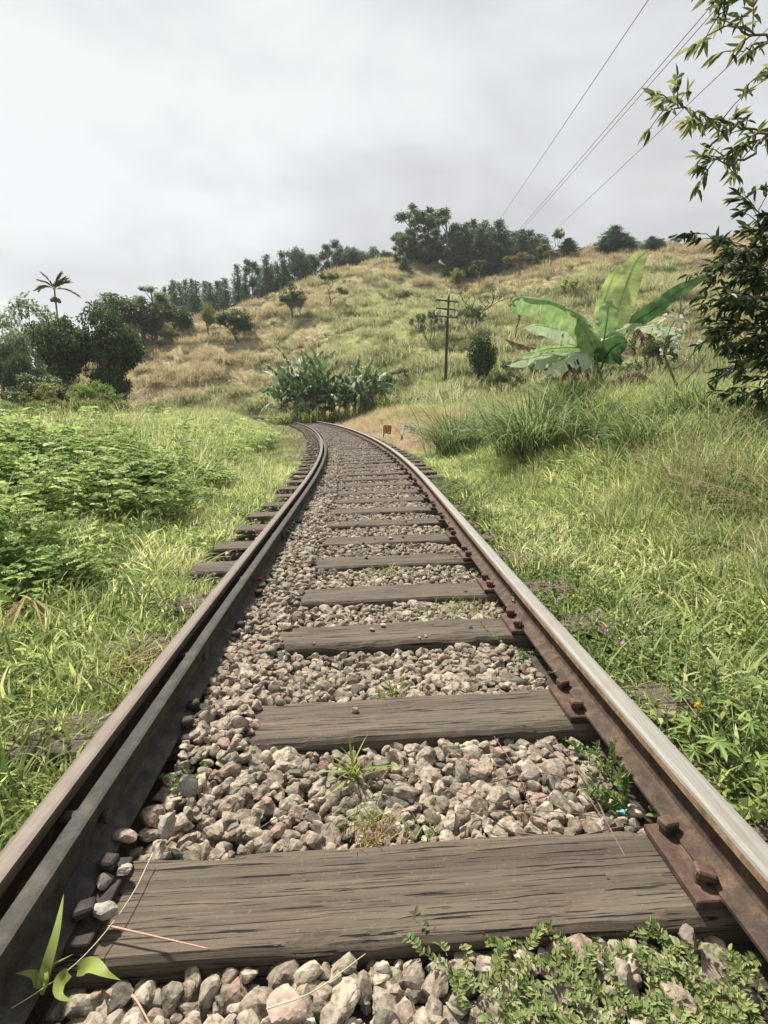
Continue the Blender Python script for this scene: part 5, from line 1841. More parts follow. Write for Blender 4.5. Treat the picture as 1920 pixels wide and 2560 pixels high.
for i_, (px, pt, Y, lab, pb) in enumerate(bl):
    o = bpro[i_] if i_ < 3 else copy_tree(bpro[i_ % 3])
    x = at(px, pt, Y).x
    z = min(gz1(x, Y), at(px, pb, Y).z + .3)
    h = at(px, pt, Y).z - z
    o.location = (x, Y, z); o.rotation_euler = (0, 0, random.uniform(0, 6.28))
    o.scale = (h * .92, h * .92, h * 1.3)
    tag(o, lab, 'banana plant', 'far banana plants beyond the track bend')

# ------------------------------------------------------------------ telegraph pole
Yp = 46.0
pb_ = at(963, 806, Yp); ptp = at(969.5, 641, Yp)
pz = gz1(pb_.x, Yp)
po = empty('telegraph_pole', (pb_.x, Yp, min(pz, pb_.z)), 0, 'dark steel telegraph pole with three crossarms and white insulators on the hillside', 'telegraph pole')
o0 = Vector(po.location)
M['pole'] = plain('pole_paint', (.030, .026, .024), .55, .3, .4, 8, .2)
M['poletop'] = plain('crossarm_wood', (.10, .075, .06), .8, 0, .5, 6, .3)
M['insul'] = plain('white_insulator', (.75, .75, .70), .25, 0, .05, 10, 0)
rel = lambda px, py, dy=0.0: at(px, py, Yp) - o0 + Vector((0, dy, 0))
mb = MB()
mb.tube([Vector((0, 0, -.6)), rel(963, 806), rel(965.6, 715)], [.13, .125, .11], 12)
mb.tube([rel(965.6, 715), rel(969, 648)], [.095, .085], 12)
mb.tube([rel(969, 648), rel(969.2, 643), rel(970, 637)], [.10, .10, .045], 12)
mb.build('post', M['pole'], po)
mb = MB(); mb.tube([rel(965.3, 722), rel(965.5, 718)], [.16, .16], 12); mb.build('collar', M['poletop'], po)
for (a, b) in (((941, 648), (990, 653)), ((941, 666), (984, 670)), ((941, 683), (990, 687))):
    mb = MB()
    A_, B_ = rel(*a, -.13), rel(*b, -.13)
    c_ = (A_ + B_) / 2; L_ = (B_ - A_).length
    mb.box(c_, (L_, .11, .11), Matrix.Rotation(-math.atan2(B_.z - A_.z, B_.x - A_.x), 4, 'Y'), bev=.015)
    mb.box((A_ + B_) / 2 + Vector((0, .02, 0)), (.3, .28, .14), bev=.02)
    mb.build('crossarm', M['poletop'], po)


def insul(px, py, s=1.0, dy=-.13):
    c = rel(px, py, dy)
    mb = MB()
    prof = [(-.17, .03), (-.10, .065), (-.05, .05), (0, .085), (.06, .055), (.12, .065), (.17, .02)]
    mb.tube([c + Vector((0, 0, z * s)) for z, _ in prof], [r_ * s for _, r_ in prof], 10)
    mb.tube([c + Vector((0, 0, -.30 * s)), c + Vector((0, 0, -.17 * s))], [.018, .018], 6, m=1)
    mb.build('insulator', [M['insul'], M['pole']], po, smooth=True)


insul(970, 631, 1.25, 0)
insul(977, 641); insul(986.5, 661); insul(941, 677); insul(986, 678, 1.0); insul(983, 681, .9, -.3)
mb = MB()
mb.tube([rel(948, 650, -.15), rel(948, 666, -.15)], .018, 6); mb.tube([rel(951, 668, -.15), rel(951, 684, -.15)], .018, 6); mb.tube([rel(981, 653, -.15), rel(981, 685, -.15)], .015, 6)
mb.build('tie_rod', M['pole'], po)

# ------------------------------------------------------------------ overhead wires
M['wire'] = plain('wire', (.16, .16, .16), .6, .3, .1, 5, 0)
for i_, (a, b, lab) in enumerate([((1395, 0), (1075, 480), 'leftmost overhead wire, running down to the pines'), ((1500, 48), (1118, 500), 'upper wire of the close pair in the middle'),
                                  ((1522, 40), (1124, 500), 'lower wire of the close pair in the middle'), ((1592, 118), (1200, 495), 'rightmost overhead wire, passing behind the overhanging leaves')]):
    A_ = at(a[0] + (a[0] - b[0]) * .35, a[1] + (a[1] - b[1]) * .35, 14); A0 = at(*a, 20)
    B_ = at(*b, 165)
    # straight in space between two far apart points, with a little sag
    A1 = A0 + (A0 - B_) * .35
    mb = MB()
    pts = [A1 + (B_ - A1) * t_ + Vector((0, 0, -1.2 * 4 * t_ * (1 - t_) * .12)) for t_ in np.linspace(0, 1, 25)]
    mb.tube(pts, np.linspace(.0085, .042, 25), 5, cap=False)
    o = mb.build('overhead_wire', M['wire'])
    tag(o, lab, 'wire', 'overhead wires')

# ------------------------------------------------------------------ signs
M['white'] = plain('white_sign_paint', (.84, .80, .71), .6, 0, .10, 12, .1)
M['black'] = plain('black_paint', (.02, .02, .02), .6, 0, .1, 12, 0)
M['orange'] = plain('orange_rusty_paint', (.50, .22, .05), .6, 0, .35, 12, .2)
M['brown'] = plain('dark_brown_frame', (.06, .03, .02), .7, 0, .3, 12, .2)
Ys = 21.6
scr = lambda x5, y5: ((900 + x5 * .12056) / K, (1030 + y5 * .12056) / K)
g0 = at(*scr(860, 600), Ys)
sg = empty('track_sign', (g0.x, Ys, g0.z - .1), 0, 'leaning white sign plate reading P38 on a black and white post', 'sign')
so_ = Vector(sg.location)
R5 = lambda x5, y5, dy=0.0: at(*scr(x5, y5), Ys) - so_ + Vector((0, dy, 0))
mb = MB(); mb.tube([R5(850, 680), R5(875, 465)], [.035, .035], 8); mb.build('post_foot', M['black'], sg)
mb = MB(); mb.tube([R5(875, 465), R5(915, 250)], [.035, .035], 8); mb.build('post', M['white'], sg)
c00, c10, c01 = R5(935, 245, -.03), R5(1160, 300, -.03), R5(905, 420, -.03)
ex = (c10 - c00); ey = (c01 - c00); ey = ey - ex * (ey.dot(ex) / ex.dot(ex))
Wp, Hp = ex.length, ey.length
exn, eyn = ex.normalized(), ey.normalized(); ezn = exn.cross(eyn)
PM = Matrix((exn, -eyn, ezn if ezn.y < 0 else -ezn)).transposed()


def plate_pt(u, v, d=0):
    return c00 + ex * u + ey * v + Vector((0, -d, 0))


mb = MB(); mb.box(plate_pt(.5, .5), (Wp, Hp, .02), PM, bev=.004); mb.build('sign_plate', M['white'], sg)


def stroke(mb, a, b, w=.032, pt=plate_pt, d=.014, ax=None):
    A_, B_ = pt(*a, d), pt(*b, d)
    v = B_ - A_
    ang = v.normalized()
    side = ang.cross(Vector((0, -1, 0))).normalized()
    Mx = Matrix((ang, side, ang.cross(side))).transposed()
    mb.box((A_ + B_) / 2, (v.length + w, w, .006), Mx)


mb = MB()
for a, b in [((.07, .88), (.07, .22)), ((.07, .22), (.30, .22)), ((.30, .22), (.30, .54)), ((.30, .54), (.07, .54)),
             ((.42, .22), (.64, .22)), ((.64, .22), (.64, .85)), ((.64, .85), (.42, .85)), ((.47, .53), (.64, .53)),
             ((.73, .22), (.95, .22)), ((.95, .22), (.95, .85)), ((.95, .85), (.73, .85)), ((.73, .85), (.73, .22)), ((.73, .53), (.95, .53))]:
    stroke(mb, a, b, .019)
mb.build('lettering', M['black'], sg)

Ys2 = 21.9
g0 = at(*scr(490, 500), Ys2)
sg2 = empty('track_sign', (g0.x, Ys2, g0.z - .08), 0, 'small rusty orange sign plate in a dark frame beside the track', 'sign')
so2 = Vector(sg2.location)
R6 = lambda x5, y5, dy=0.0: at(*scr(x5, y5), Ys2) - so2 + Vector((0, dy, 0))
mb = MB()
for a, b in (((490, 285), (645, 285)), ((645, 285), (635, 450)), ((635, 450), (490, 440)), ((490, 440), (490, 285))):
    A_, B_ = R6(*a), R6(*b)
    mb.tube([A_, B_], [.02, .02], 6)
mb.build('frame', M['brown'], sg2)
mb = MB(); c_ = (R6(497, 290) + R6(638, 445)) / 2
mb.box(c_, (.27, .012, .30), bev=.003); mb.build('sign_plate', M['orange'], sg2)
mb = MB(); mb.tube([R6(490, 440), R6(485, 560)], [.024, .024], 6); mb.build('leg', M['brown'], sg2)
mb = MB()
p2 = lambda u, v, d=0: c_ + Vector((-.135 + .27 * u, -.008 - d, .15 - .30 * v))
for a, b in [((.22, .22), (.22, .48)), ((.22, .22), (.44, .22)), ((.44, .22), (.44, .48)), ((.22, .36), (.44, .36)), ((.60, .22), (.80, .22)), ((.60, .22), (.60, .36)), ((.60, .36), (.80, .40)), ((.80, .40), (.78, .52)),
             ((.30, .80), (.45, .64)), ((.45, .64), (.70, .62)), ((.35, .85), (.7, .85))]:
    stroke(mb, a, b, .02, p2, .004)
mb.build('lettering', M['brown'], sg2)
# low concrete marker and dark boulder
g0 = at(1101 * 1659 / 1920 * 1.0, 0, 1) if False else None
cm = at(*scr(1120, 690), 18.5)
mb = MB(); mb.box((0, 0, .05), (.20, .16, .26), Matrix.Rotation(.1, 4, 'Y'), bev=.02)
o = mb.build('concrete_marker', plain('grey_concrete', (.30, .28, .24), .9, 0, .25, 12, .4)); o.location = cm
tag(o, 'small grey concrete block in the grass right of the P38 sign', 'marker stone')
V_, F_ = rock_protos(3, 1, 77)
o = mobj('boulder', V_[0] * np.array([.34, .22, .2]), [F_], plain('dark_rock', (.07, .055, .045), .9, 0, .4, 8, .5)); o.location = at(*scr(1350, 660), 18.8)
tag(o, 'dark brown boulder under the tall grass clump right of the signs', 'boulder')

# ------------------------------------------------------------------ house
hp = at(14, 858, 66)
hs = empty('house', (hp.x - .5, 66, min(gz1(hp.x, 66), hp.z - .5)), .25, 'small pale house with a brown roof at the left edge among the trees', 'house')
zt = at(14, 850, 66).z - hs.location.z
mb = MB(); mb.box((0, 0, zt / 2), (4.6, 4, zt)); mb.build('wall', plain('house_wall', (.42, .44, .36), .8), hs)
mb = MB()
V_ = np.array([[-2.9, -2.6, zt - .1], [2.9, -2.6, zt - .1], [2.9, 2.6, zt - .1], [-2.9, 2.6, zt - .1], [-2.9, 0, zt + .95], [2.9, 0, zt + .95]], dtype=float)
mb.add(V_, [[[0, 1, 5, 4], [2, 3, 4, 5], [0, 3, 2, 1]], [[0, 4, 3], [1, 2, 5]]]); mb.build('roof', plain('house_roof', (.28, .16, .11), .85, 0, .3, 3), hs)
for xx_ in (-1.1, 1.2):
    mb = MB(); mb.box((xx_, -2.02, zt * .62), (.8, .08, 1.0)); w_ = mb.build('window', M['brown'], hs)
mb = MB(); mb.box((0.1, -2.02, zt * .45), (.8, .07, zt * .9)); mb.build('door', plain('house_door', (.10, .07, .05), .7), hs)
# ------------------------------------------------------------------ foreground plants and litter
print('foreground')
M['g_leaf'] = leafmat('single_grass_blade', [G(.14, .19, .045), G(.22, .28, .07), G(.32, .36, .11)], .35)
M['g_dry'] = leafmat('single_dry_blade', [G(.36, .20, .12), G(.44, .30, .16), G(.30, .26, .09), G(.20, .22, .07)], .25)
M['w_leaf'] = leafmat('small_weed_leaf', [G(.09, .15, .045), G(.15, .22, .065), G(.22, .29, .10)], .35)
M['c_leaf'] = leafmat('creeper_oval_leaf', [G(.07, .11, .03), G(.13, .18, .05), G(.20, .25, .08), G(.24, .25, .10)], .3)


def fan_tuft(px, py, n, L, w, mname, label, lean=(.5, 1.3), bend=(.1, .9), z=-.03, spread=.015, name='grass_tuft', seg=5, dirs=None):
    p = gp(px, py, z)
    base = np.stack([RG.normal(0, spread, n), RG.normal(0, spread, n), np.full(n, -.01)], 1)
    phi = rnd(n, 0, 2 * PI) if dirs is None else rnd(n, *dirs)
    V, Fq = blades(base, phi, rnd(n, *lean), rnd(n, *bend), rnd(n, *L), rnd(n, *w), seg, twist=1.0)
    o = mobj(name, V, [Fq], M[mname], smooth=True)
    o.location = p
    return tag(o, label, 'grass tuft')


t0 = fan_tuft(772, 1668, 30, (.07, .19), (.006, .011), 'g_leaf', 'light green grass tuft spreading over the stones below the second sleeper', lean=(.5, 1.35), bend=(.1, .5))
fan_tuft(800, 1805, 110, (.03, .085), (.002, .004), 'g_dry', 'small dry yellowish grass tuft touching the near sleeper', lean=(.2, 1.2), bend=(.1, .8), spread=.035)
fan_tuft(800, 1775, 26, (.06, .12), (.003, .005), 'g_leaf', 'thin green blades growing out of the dry tuft', lean=(.3, 1.2), spread=.03)
fan_tuft(845, 1500, 26, (.04, .10), (.004, .008), 'g_leaf', 'small green grass tuft above the second sleeper', lean=(.3, 1.2), spread=.03)
fan_tuft(905, 1490, 14, (.03, .07), (.003, .006), 'g_dry', 'tiny dry tuft right of the small green tuft above the second sleeper', spread=.02)
fan_tuft(835, 1240, 60, (.05, .14), (.005, .010), 'g_leaf', 'flat green grass tuft in the ballast of the middle distance', lean=(.6, 1.3), spread=.08)
fan_tuft(985, 1325, 170, (.05, .12), (.004, .008), 'g_leaf', 'green grass patch in front of the fourth sleeper near the right rail', lean=(.3, 1.2), spread=.13, name='grass_patch')
fan_tuft(1040, 1310, 50, (.05, .10), (.003, .006), 'g_dry', 'dry tuft at the right end of the green grass patch', lean=(.3, 1.2), spread=.08)
fan_tuft(915, 1800, 14, (.03, .08), (.003, .006), 'g_leaf', 'few green blades right of the dry tuft', spread=.02)
fan_tuft(290, 1425, 90, (.12, .32), (.004, .008), 'g_dry', 'bent over heap of dry grass beside the left rail', lean=(.9, 1.45), bend=(.0, .4), spread=.08, z=-.05, dirs=(-2.4, .6))
fan_tuft(60, 1290, 20, (.12, .25), (.006, .012), 'g_dry', 'dried seed head hanging in the dark weeds at the left', lean=(1.6, 2.4), bend=(0, .4), spread=.02, z=.45)
for i_, (px, py, n_, L_) in enumerate([(368, 985, 7, (.7, 1.1)), (352, 960, 5, (.7, 1.2)), (410, 985, 22, (.5, .9)), (470, 950, 40, (.6, 1.0)), (520, 950, 40, (.5, .9)), (560, 965, 30, (.4, .7))]):
    Y = 7.5 + i_ * .9
    x = at(px, py, Y).x
    z = gz1(x, Y)
    base = np.stack([RG.normal(0, .10, n_), RG.normal(0, .10, n_), np.full(n_, 0.)], 1)
    V, Fq = blades(base, rnd(n_, 0, 6.28), rnd(n_, .0, .3), rnd(n_, .1, .9), rnd(n_, *L_), rnd(n_, .008, .014), 6, twist=.8)
    o = mobj('tall_grass_clump', V, [Fq], M['g_leaf'], smooth=True); o.location = (x, Y, z)
    tag(o, ['pair of tall dark reeds standing above the left meadow', 'thin tall stalks left of the dark reeds', 'sparse tall blades right of the dark reeds', 'tall bright grass clump in the middle of the left meadow',
            'tall bright grass clump near the left rail bend', 'shorter bright grass clump at the very edge of the left rail bend'][i_], 'grass clump')

# big dark based guinea grass clumps on the right bank
for i_, (px, py, Y, n_, L_, sp_) in enumerate([(992, 965, 13.5, 900, (.8, 2.0), .58), (1150, 1040, 9.3, 900, (.6, 1.75), .55), (1060, 985, 12, 500, (.5, 1.2), .4), (1400, 1070, 7.0, 800, (.5, 1.3), .48),
                                         (1270, 985, 9.6, 500, (.5, 1.2), .5), (1560, 1080, 6.2, 500, (.4, 1.1), .4), (1620, 1000, 7.5, 500, (.5, 1.2), .5), (1380, 905, 11, 240, (.3, .7), .45), (1480, 930, 9.0, 500, (.5, 1.2), .5), (1300, 1030, 8.2, 600, (.5, 1.4), .45), (1500, 1010, 7.8, 600, (.5, 1.3), .5), (1215, 960, 10.8, 600, (.6, 1.5), .5)]):
    x = at(px, py, Y).x
    base = np.stack([RG.normal(0, sp_ * .5, n_), RG.normal(0, sp_ * .5, n_), np.full(n_, -.05)], 1)
    phi = np.arctan2(base[:, 1], base[:, 0]) + RG.normal(0, .6, n_)
    L_ = (L_[0] * .8, L_[1] * .68) if px > 1180 else L_
    V, Fq = blades(base, phi, rnd(n_, .05, .75), rnd(n_, .6, 2.3), rnd(n_, *L_), rnd(n_, .012, .024), 6, twist=.8)
    o = mobj('guinea_grass_clump', V, [Fq], M['f_clump'] if 'f_clump' in M else M.setdefault('f_clump', leafmat('clump_grass', [G(.045, .085, .03), G(.09, .15, .045), G(.17, .245, .08), G(.30, .36, .15)], .35)), smooth=True)
    o.location = (x, Y, gz1(x, Y))
    tag(o, ['tall dark green grass clump right beside the P38 sign', 'tall dark green grass clump in the middle of the right bank', 'lower grass clump between the two tall dark clumps', 'dark grass clump low on the right bank',
            'pale grass clump below the big banana plant', 'dark grass clump nearest the right edge of the photo', 'grass clump at the right edge under the overhanging tree', 'grass clump hiding the foot of the big banana plant',
            'grass clump between the banana plant and the overhanging tree', 'dark grass clump right of the one in the middle of the bank', 'leafy grass clump below the dead sapling', 'tall grass clump behind the one in the middle of the right bank'][i_], 'grass clump', 'long grass clumps on the right bank')

for i_, px in enumerate([606, 632, 656, 682, 706, 735, 760, 790, 815, 838]):
    Y = 41.6 + (i_ % 3) * .5
    n_ = 160
    x = at(px, 880, Y).x
    base = np.stack([RG.normal(0, .45, n_), RG.normal(0, .3, n_), np.full(n_, -.1)], 1)
    V, Fq = blades(base, rnd(n_, 0, 6.28), rnd(n_, .05, .6), rnd(n_, .5, 1.8), rnd(n_, .6, 1.7), rnd(n_, .04, .08), 4, twist=.8)
    o = mobj('grass_clump', V, [Fq], M['f_clump'] if i_ % 3 else M['g_leaf'], smooth=True)
    o.location = (x, Y, gz1(x, Y))
    tag(o, f'rough green grass clump at the feet of the far banana plants, {ORD[i_]} from the left', 'grass clump', 'grass clumps under the far banana plants')

# pale seed grass leaning in from the right
n_ = 46
x0_ = at(1700, 1010, 4.2)
base = np.stack([RG.normal(0, .12, n_), RG.normal(0, .2, n_), np.zeros(n_)], 1)
V, Fq = blades(base, rnd(n_, 2.6, 3.5), rnd(n_, .5, 1.1), rnd(n_, .3, 1.0), rnd(n_, .7, 1.15), np.full(n_, .005), 6)
tips = V.reshape(n_, -1, 3)
P_, D_ = [], []
for s_ in range(n_):
    for k_ in range(26):
        f_ = random.random(); a_ = tips[s_, 7]; b_ = tips[s_, -1]
        P_.append(a_ + (b_ - a_) * f_); D_.append((b_ - a_) * 1.6 + RG.normal(0, .25, 3))
k_ = len(P_)
V2, F2 = leaves(np.array(P_), np.array(D_), rdir(k_), rnd(k_, .02, .05), np.full(k_, .004))
M['seedhead'] = leafmat('seed_head', [G(.34, .29, .15), G(.44, .38, .22), G(.48, .40, .27)], .3)
o = mobj('seeding_grass', np.concatenate([V, V2]), [Fq, F2 + len(V)], M['seedhead']); o.location = (x0_.x, 4.2, gz1(x0_.x, 4.2))
tag(o, 'pale seeding grass stalks leaning in from the right edge', 'grass clump')


def weed(px, py, nst, L, Ll, asp, label, z=0.0, dirs=(0, 6.28), lean=.9, name='weed', nl=9, mname='w_leaf', Y=None):
    p = gp(px, py, z) if Y is None else at(px, py, Y)
    rt = empty(name, p, 0, label, 'weed')
    mb = MB(); P_, D_, N_ = [], [], []
    for s_ in range(nst):
        a = random.uniform(*dirs); el = random.uniform(.15, lean); ln = L * random.uniform(.5, 1.1)
        c = np.array([random.gauss(0, .015), random.gauss(0, .015), -.02]); pts = [c.copy()]
        for q in range(7):
            a += random.gauss(0, .25); el = max(-.1, el + random.gauss(-.05, .15))
            c = c + np.array([math.cos(a) * math.cos(el), math.sin(a) * math.cos(el), math.sin(el)]) * ln / 7
            pts.append(c.copy())
        mb.tube(pts, np.linspace(.0022, .001, 8), 4, cap=False)
        pts = catmull(pts, nl + 2)
        for q in range(1, nl + 2):
            for sg_ in (-1, 1, 0):
                T_ = pts[q] - pts[q - 1]; T_ /= np.linalg.norm(T_) + 1e-9
                sd_ = np.cross(T_, [0, 0, 1.0])
                P_.append(pts[q]); D_.append(T_ * .6 + sd_ * sg_ + RG.normal(0, .25, 3) + np.array([0, 0, .2])); N_.append([random.gauss(0, .3), random.gauss(0, .3), 1.0])
    mb.build('stem', M['stem'], rt)
    k_ = len(P_)
    LL_ = rnd(k_, Ll * .6, Ll * 1.25)
    V_, F_ = leaves(np.array(P_), np.array(D_), np.array(N_), LL_, LL_ * asp)
    mobj('foliage', V_, [F_], M[mname], rt)
    return rt


weed(1318, 1690, 7, .17, .020, .6, 'light green leafy weed leaning on the foot of the right rail', z=-.02, dirs=(.6, 2.4), lean=1.4)
weed(1365, 1755, 5, .15, .026, .5, 'second light green weed below the first beside the right rail foot', z=-.02, dirs=(.9, 3.0), lean=1.4)
weed(1270, 1620, 4, .12, .016, .6, 'small leafy weed just under the right end of the second sleeper', z=-.03, dirs=(0, 3.1), lean=1.0)
weed(1130, 1400, 16, .24, .020, .5, 'dark creeping weed spreading over stones below the third sleeper by the right rail', z=-.03, lean=.5)
weed(1070, 1235, 6, .15, .03, .5, 'small green weed against the right rail further up the track', z=-.03, lean=1.2)
weed(412, 1668, 7, .07, .013, .6, 'tiny green weed among the stones at the left below the second sleeper', z=-.02, lean=1.2)
weed(992, 1128, 5, .25, .04, .5, 'little bush of weed against the right rail in the middle distance', z=-.03, lean=1.2)
weed(1270, 1330, 10, .3, .025, .5, 'dark creeping weed over the sleeper end outside the right rail', z=.0, lean=.5)
weed(1300, 1395, 12, .3, .025, .5, 'dark creeper mat with pink flowers outside the right rail', z=.0, lean=.5)
weed(1400, 1480, 10, .28, .022, .55, 'grey green weed beside the exposed sleeper end on the right', z=.0, lean=.8)
weed(1530, 1530, 9, .25, .03, .5, 'tangled yellowish weed above the big lobed leaves', z=.05, lean=1.2)

# creeper mat in the bottom right corner
mb = MB(); P_, D_, N_ = [], [], []
r_ = random.Random(5)
for s_ in range(125):
    while True:
        px, py = r_.uniform(860, 1640), r_.uniform(1960, 2290)
        lo_ = 2010 + (1100 - px) * .10 if px < 1500 else 1990
        if py > lo_ and (px > 960 + (py - 2100) * .9 * (py > 2100)):
            break
    p = gp(px, py, -.005)
    c = np.array(p); a = r_.uniform(0, 6.28); pts = [c.copy()]
    L = r_.uniform(.05, .16)
    for q in range(6):
        a += r_.gauss(0, .35)
        c = c + np.array([math.cos(a), math.sin(a), r_.gauss(0.05, .22)]) * L / 6
        c[2] = max(c[2], -.02)
        pts.append(c.copy())
    mb.tube(pts, .0012, 3, cap=False)
    pts = catmull(pts, 13)
    for q in range(1, 13):
        T_ = pts[q] - pts[q - 1]; T_ /= np.linalg.norm(T_) + 1e-9
        for sg_ in (-1, 1):
            sd_ = np.cross(T_, [0, 0, 1.0]) * sg_
            P_.append(pts[q] + np.array([0, 0, .002])); D_.append(T_ * .5 + sd_ + np.array([0, 0, r_.uniform(0, .9)])); N_.append([r_.gauss(0, .4), r_.gauss(0, .4), 1.0])
k_ = len(P_); LL_ = rnd(k_, .011, .019)
V_, F_ = leaves(np.array(P_), np.array(D_), np.array(N_), LL_, LL_ * .5, .1, .1)
mb.add(V_, [F_], 1)
o = mb.build('ground_creeper', [M['twig'], M['c_leaf']])
tag(o, 'mat of small oval leaved creeper over the stones in the bottom right corner', 'creeper', kind='stuff')


# lobed leaves
def lobed(c, d, nrm, R, lobes=7, seed=0):
    r = random.Random(seed)
    d = np.array(d, dtype=float); d /= np.linalg.norm(d)
    nrm = np.array(nrm, dtype=float); s = np.cross(d, nrm); s /= np.linalg.norm(s); u = np.cross(s, d)
    V = [np.array(c, dtype=float)]
    angs = np.linspace(-2.3, 2.3, lobes)
    for i, a in enumerate(angs):
        Ll = R * (1.0 - .13 * abs(a)) * r.uniform(.9, 1.08)
        for da, f_ in ((-.24, .42), (-.17, .72), (0, 1.0), (.17, .72), (.24, .42)):
            if da == -.24 and i == 0:
                f_ = .3
            V.append(c + (d * math.cos(a + da) + s * math.sin(a + da)) * Ll * f_ - u * (R * .22 * f_ ** 2) + u * .03 * R * math.cos((a) * 9))
    n = len(V)
    return np.array(V), np.array([[0, k, k + 1] for k in range(1, n - 1)])


lp = gp(1590, 1700, -.02)
lw = empty('lobed_leaf_weed', lp, 0, 'weed with big deeply lobed light green leaves outside the right rail', 'weed')
for i_, (px, py, dz, R, dx, dy) in enumerate([(1550, 1600, .10, .085, -.2, -1), (1490, 1560, .10, .055, -1, -.2), (1620, 1560, .13, .07, .8, -.3), (1500, 1620, .06, .05, -.8, -.8), (1640, 1640, .08, .07, .5, -1), (1580, 1520, .15, .06, .2, .6), (1650, 1480, .14, .07, .3, .2), (1470, 1500, .09, .045, -.8, .4)]):
    c_ = np.array(gp(px, py, dz) - lp)
    V_, F_ = lobed(c_, (dx, dy, -.1), (random.gauss(0, .2), -.35 + random.gauss(0, .1), 1), R, 7, i_)
    mobj('leaf', V_, [F_], M['lobed'], lw)
    mb = MB(); mb.tube([(0, 0.02, -.05), c_ * .5 + np.array([0, 0, .03]), c_], [.003, .0025, .0015], 5); mb.build('stem', M['stem'], lw)

# bright broad leaves poking in at the left edge
le = gp(-30, 1300, .1)
lw2 = empty('broad_leaf_weed', le, 0, 'weed with two smooth pale green leaves cut by the left edge', 'weed')
for px, py in ((4, 1268), (6, 1292)):
    c_ = np.array(gp(px - 22, py, .32) - le)
    V_, F_ = leaves(np.array([c_]), np.array([[1, .1, -.15]]), np.array([[0, -.5, 1.0]]), np.array([.085]), np.array([.045]))
    mobj('leaf', V_, [F_], M['lobed'], lw2)
mb = MB(); mb.tube([(0, 0, -.1), (0, 0, .15), np.array(gp(-18, 1280, .32) - le)], .003, 5); mb.build('stem', M['stem'], lw2)

# young plants bottom left
bp0 = gp(85, 2150, 0.0)
yp = empty('young_grass_plant', bp0, 0, 'young grass plant with one tall pale blade in the bottom left corner', 'plant')


def ribbon(pts, w, n=16, twist=0.0):
    P = catmull(pts, n); T = np.gradient(P, axis=0); T /= np.linalg.norm(T, axis=1)[:, None]
    cm = np.array([0, 0, CAM_Z]); 
    t = np.linspace(0, 1, n)
    s = np.cross(T, cm - P); s /= np.linalg.norm(s, axis=1)[:, None]
    nn = np.cross(s, T)
    s = s * np.cos(twist * t)[:, None] + nn * np.sin(twist * t)[:, None]
    wp = np.sin(np.clip(.12 + t * .88, 0, 1) ** .7 * PI) ** .8 * w / 2
    V = np.stack([P - s * wp[:, None], P - nn * (wp * .25)[:, None], P + s * wp[:, None]], 1).reshape(-1, 3)
    i = np.arange(n - 1)[:, None] * 3; j = np.arange(2)[None]
    return V, np.stack([i + j, i + j + 1, i + j + 4, i + j + 3], -1).reshape(-1, 4)


ur = lambda px, py, z: np.array(gp(px, py, z))
for pts, w_ in (([ur(85, 2150, .0), ur(100, 2090, .045), ur(122, 2010, .08), ur(138, 1930, .10)], .022), ([ur(85, 2150, .0), ur(78, 2110, .03), ur(60, 2102, .045), ur(33, 2103, .05)], .016), ([ur(88, 2150, .0), ur(100, 2120, .03), ur(105, 2090, .04), ur(160, 2060, .05)], .008)):
    V_, F_ = ribbon(pts, w_, 16, .5)
    mobj('blade', V_ - np.array(bp0), [F_], M['g_leaf'], yp, smooth=True)
cl0 = gp(150, 2110, .02)
cp = empty('curled_leaf_plant', cl0, 0, 'curled broad green leaf lying on the stones in the bottom left', 'plant')
for pts, w_ in (([ur(150, 2100, .02), ur(130, 2120, .05), ur(128, 2150, .06), ur(165, 2165, .04)], .026), ([ur(165, 2095, .03), ur(195, 2085, .06), ur(225, 2100, .07), ur(262, 2118, .04)], .030)):
    V_, F_ = ribbon(pts, w_, 16, 1.2)
    mobj('blade', V_ - np.array(cl0), [F_], M['g_leaf'], cp, smooth=True)


def litter(name, pts, r, mname, label, cat='twig', n=18, sides=5):
    P = catmull([np.array(gp(px, py, z)) for px, py, z in pts], n)
    mb = MB(); c0 = P[0].copy()
    mb.tube(P - c0, np.linspace(r, r * .55, n), sides)
    o = mb.build(name, M[mname], smooth=True); o.location = c0
    return tag(o, label, cat)


litter('straw', [(330, 1842, .012), (290, 1925, .01), (232, 2008, .012), (160, 2085, .02), (70, 2150, .02), (-40, 2215, .02)], .0016, 'palestraw', 'long pale straw curving across the left end of the near sleeper', 'straw')
litter('straw', [(232, 2000, .008), (330, 2022, .008), (452, 2050, .008)], .0027, 'pinktwig', 'straight pink stick on the left front edge of the near sleeper', 'straw')
litter('straw', [(575, 2180, .02), (680, 2140, .03), (790, 2060, .0)], .0018, 'palestraw', 'short pale straw across the stones at the bottom', 'straw')
litter('straw', [(285, 2150, .02), (300, 2170, .02), (325, 2215, .02)], .003, 'pinktwig', 'short pink stick between the stones at the bottom left', 'straw')
tg = empty('forked_twig', gp(1310, 1780, .0), 0, 'forked brown twig lying over the right end of the near sleeper', 'twig')
o0_ = np.array(tg.location)
for q, pts in enumerate([[(1240, 1650, .0), (1290, 1730, .01), (1318, 1790, .015), (1350, 1850, .012), (1378, 1890, .01), (1388, 1922, .006)], [(1318, 1790, .015), (1345, 1840, .02), (1360, 1870, .012)], [(1120, 1800, -.01), (1220, 1810, .0), (1310, 1792, .01), (1360, 1783, .0)],
                       [(1060, 1690, -.01), (1150, 1670, .0), (1240, 1690, .01), (1318, 1790, .012)]]):
    P = catmull([np.array(gp(*a_)) for a_ in pts], 18)
    mb = MB(); mb.tube(P - o0_, np.linspace(.0028, .0014, 18), 5); mb.build('stem', M['twig'], tg, smooth=True)
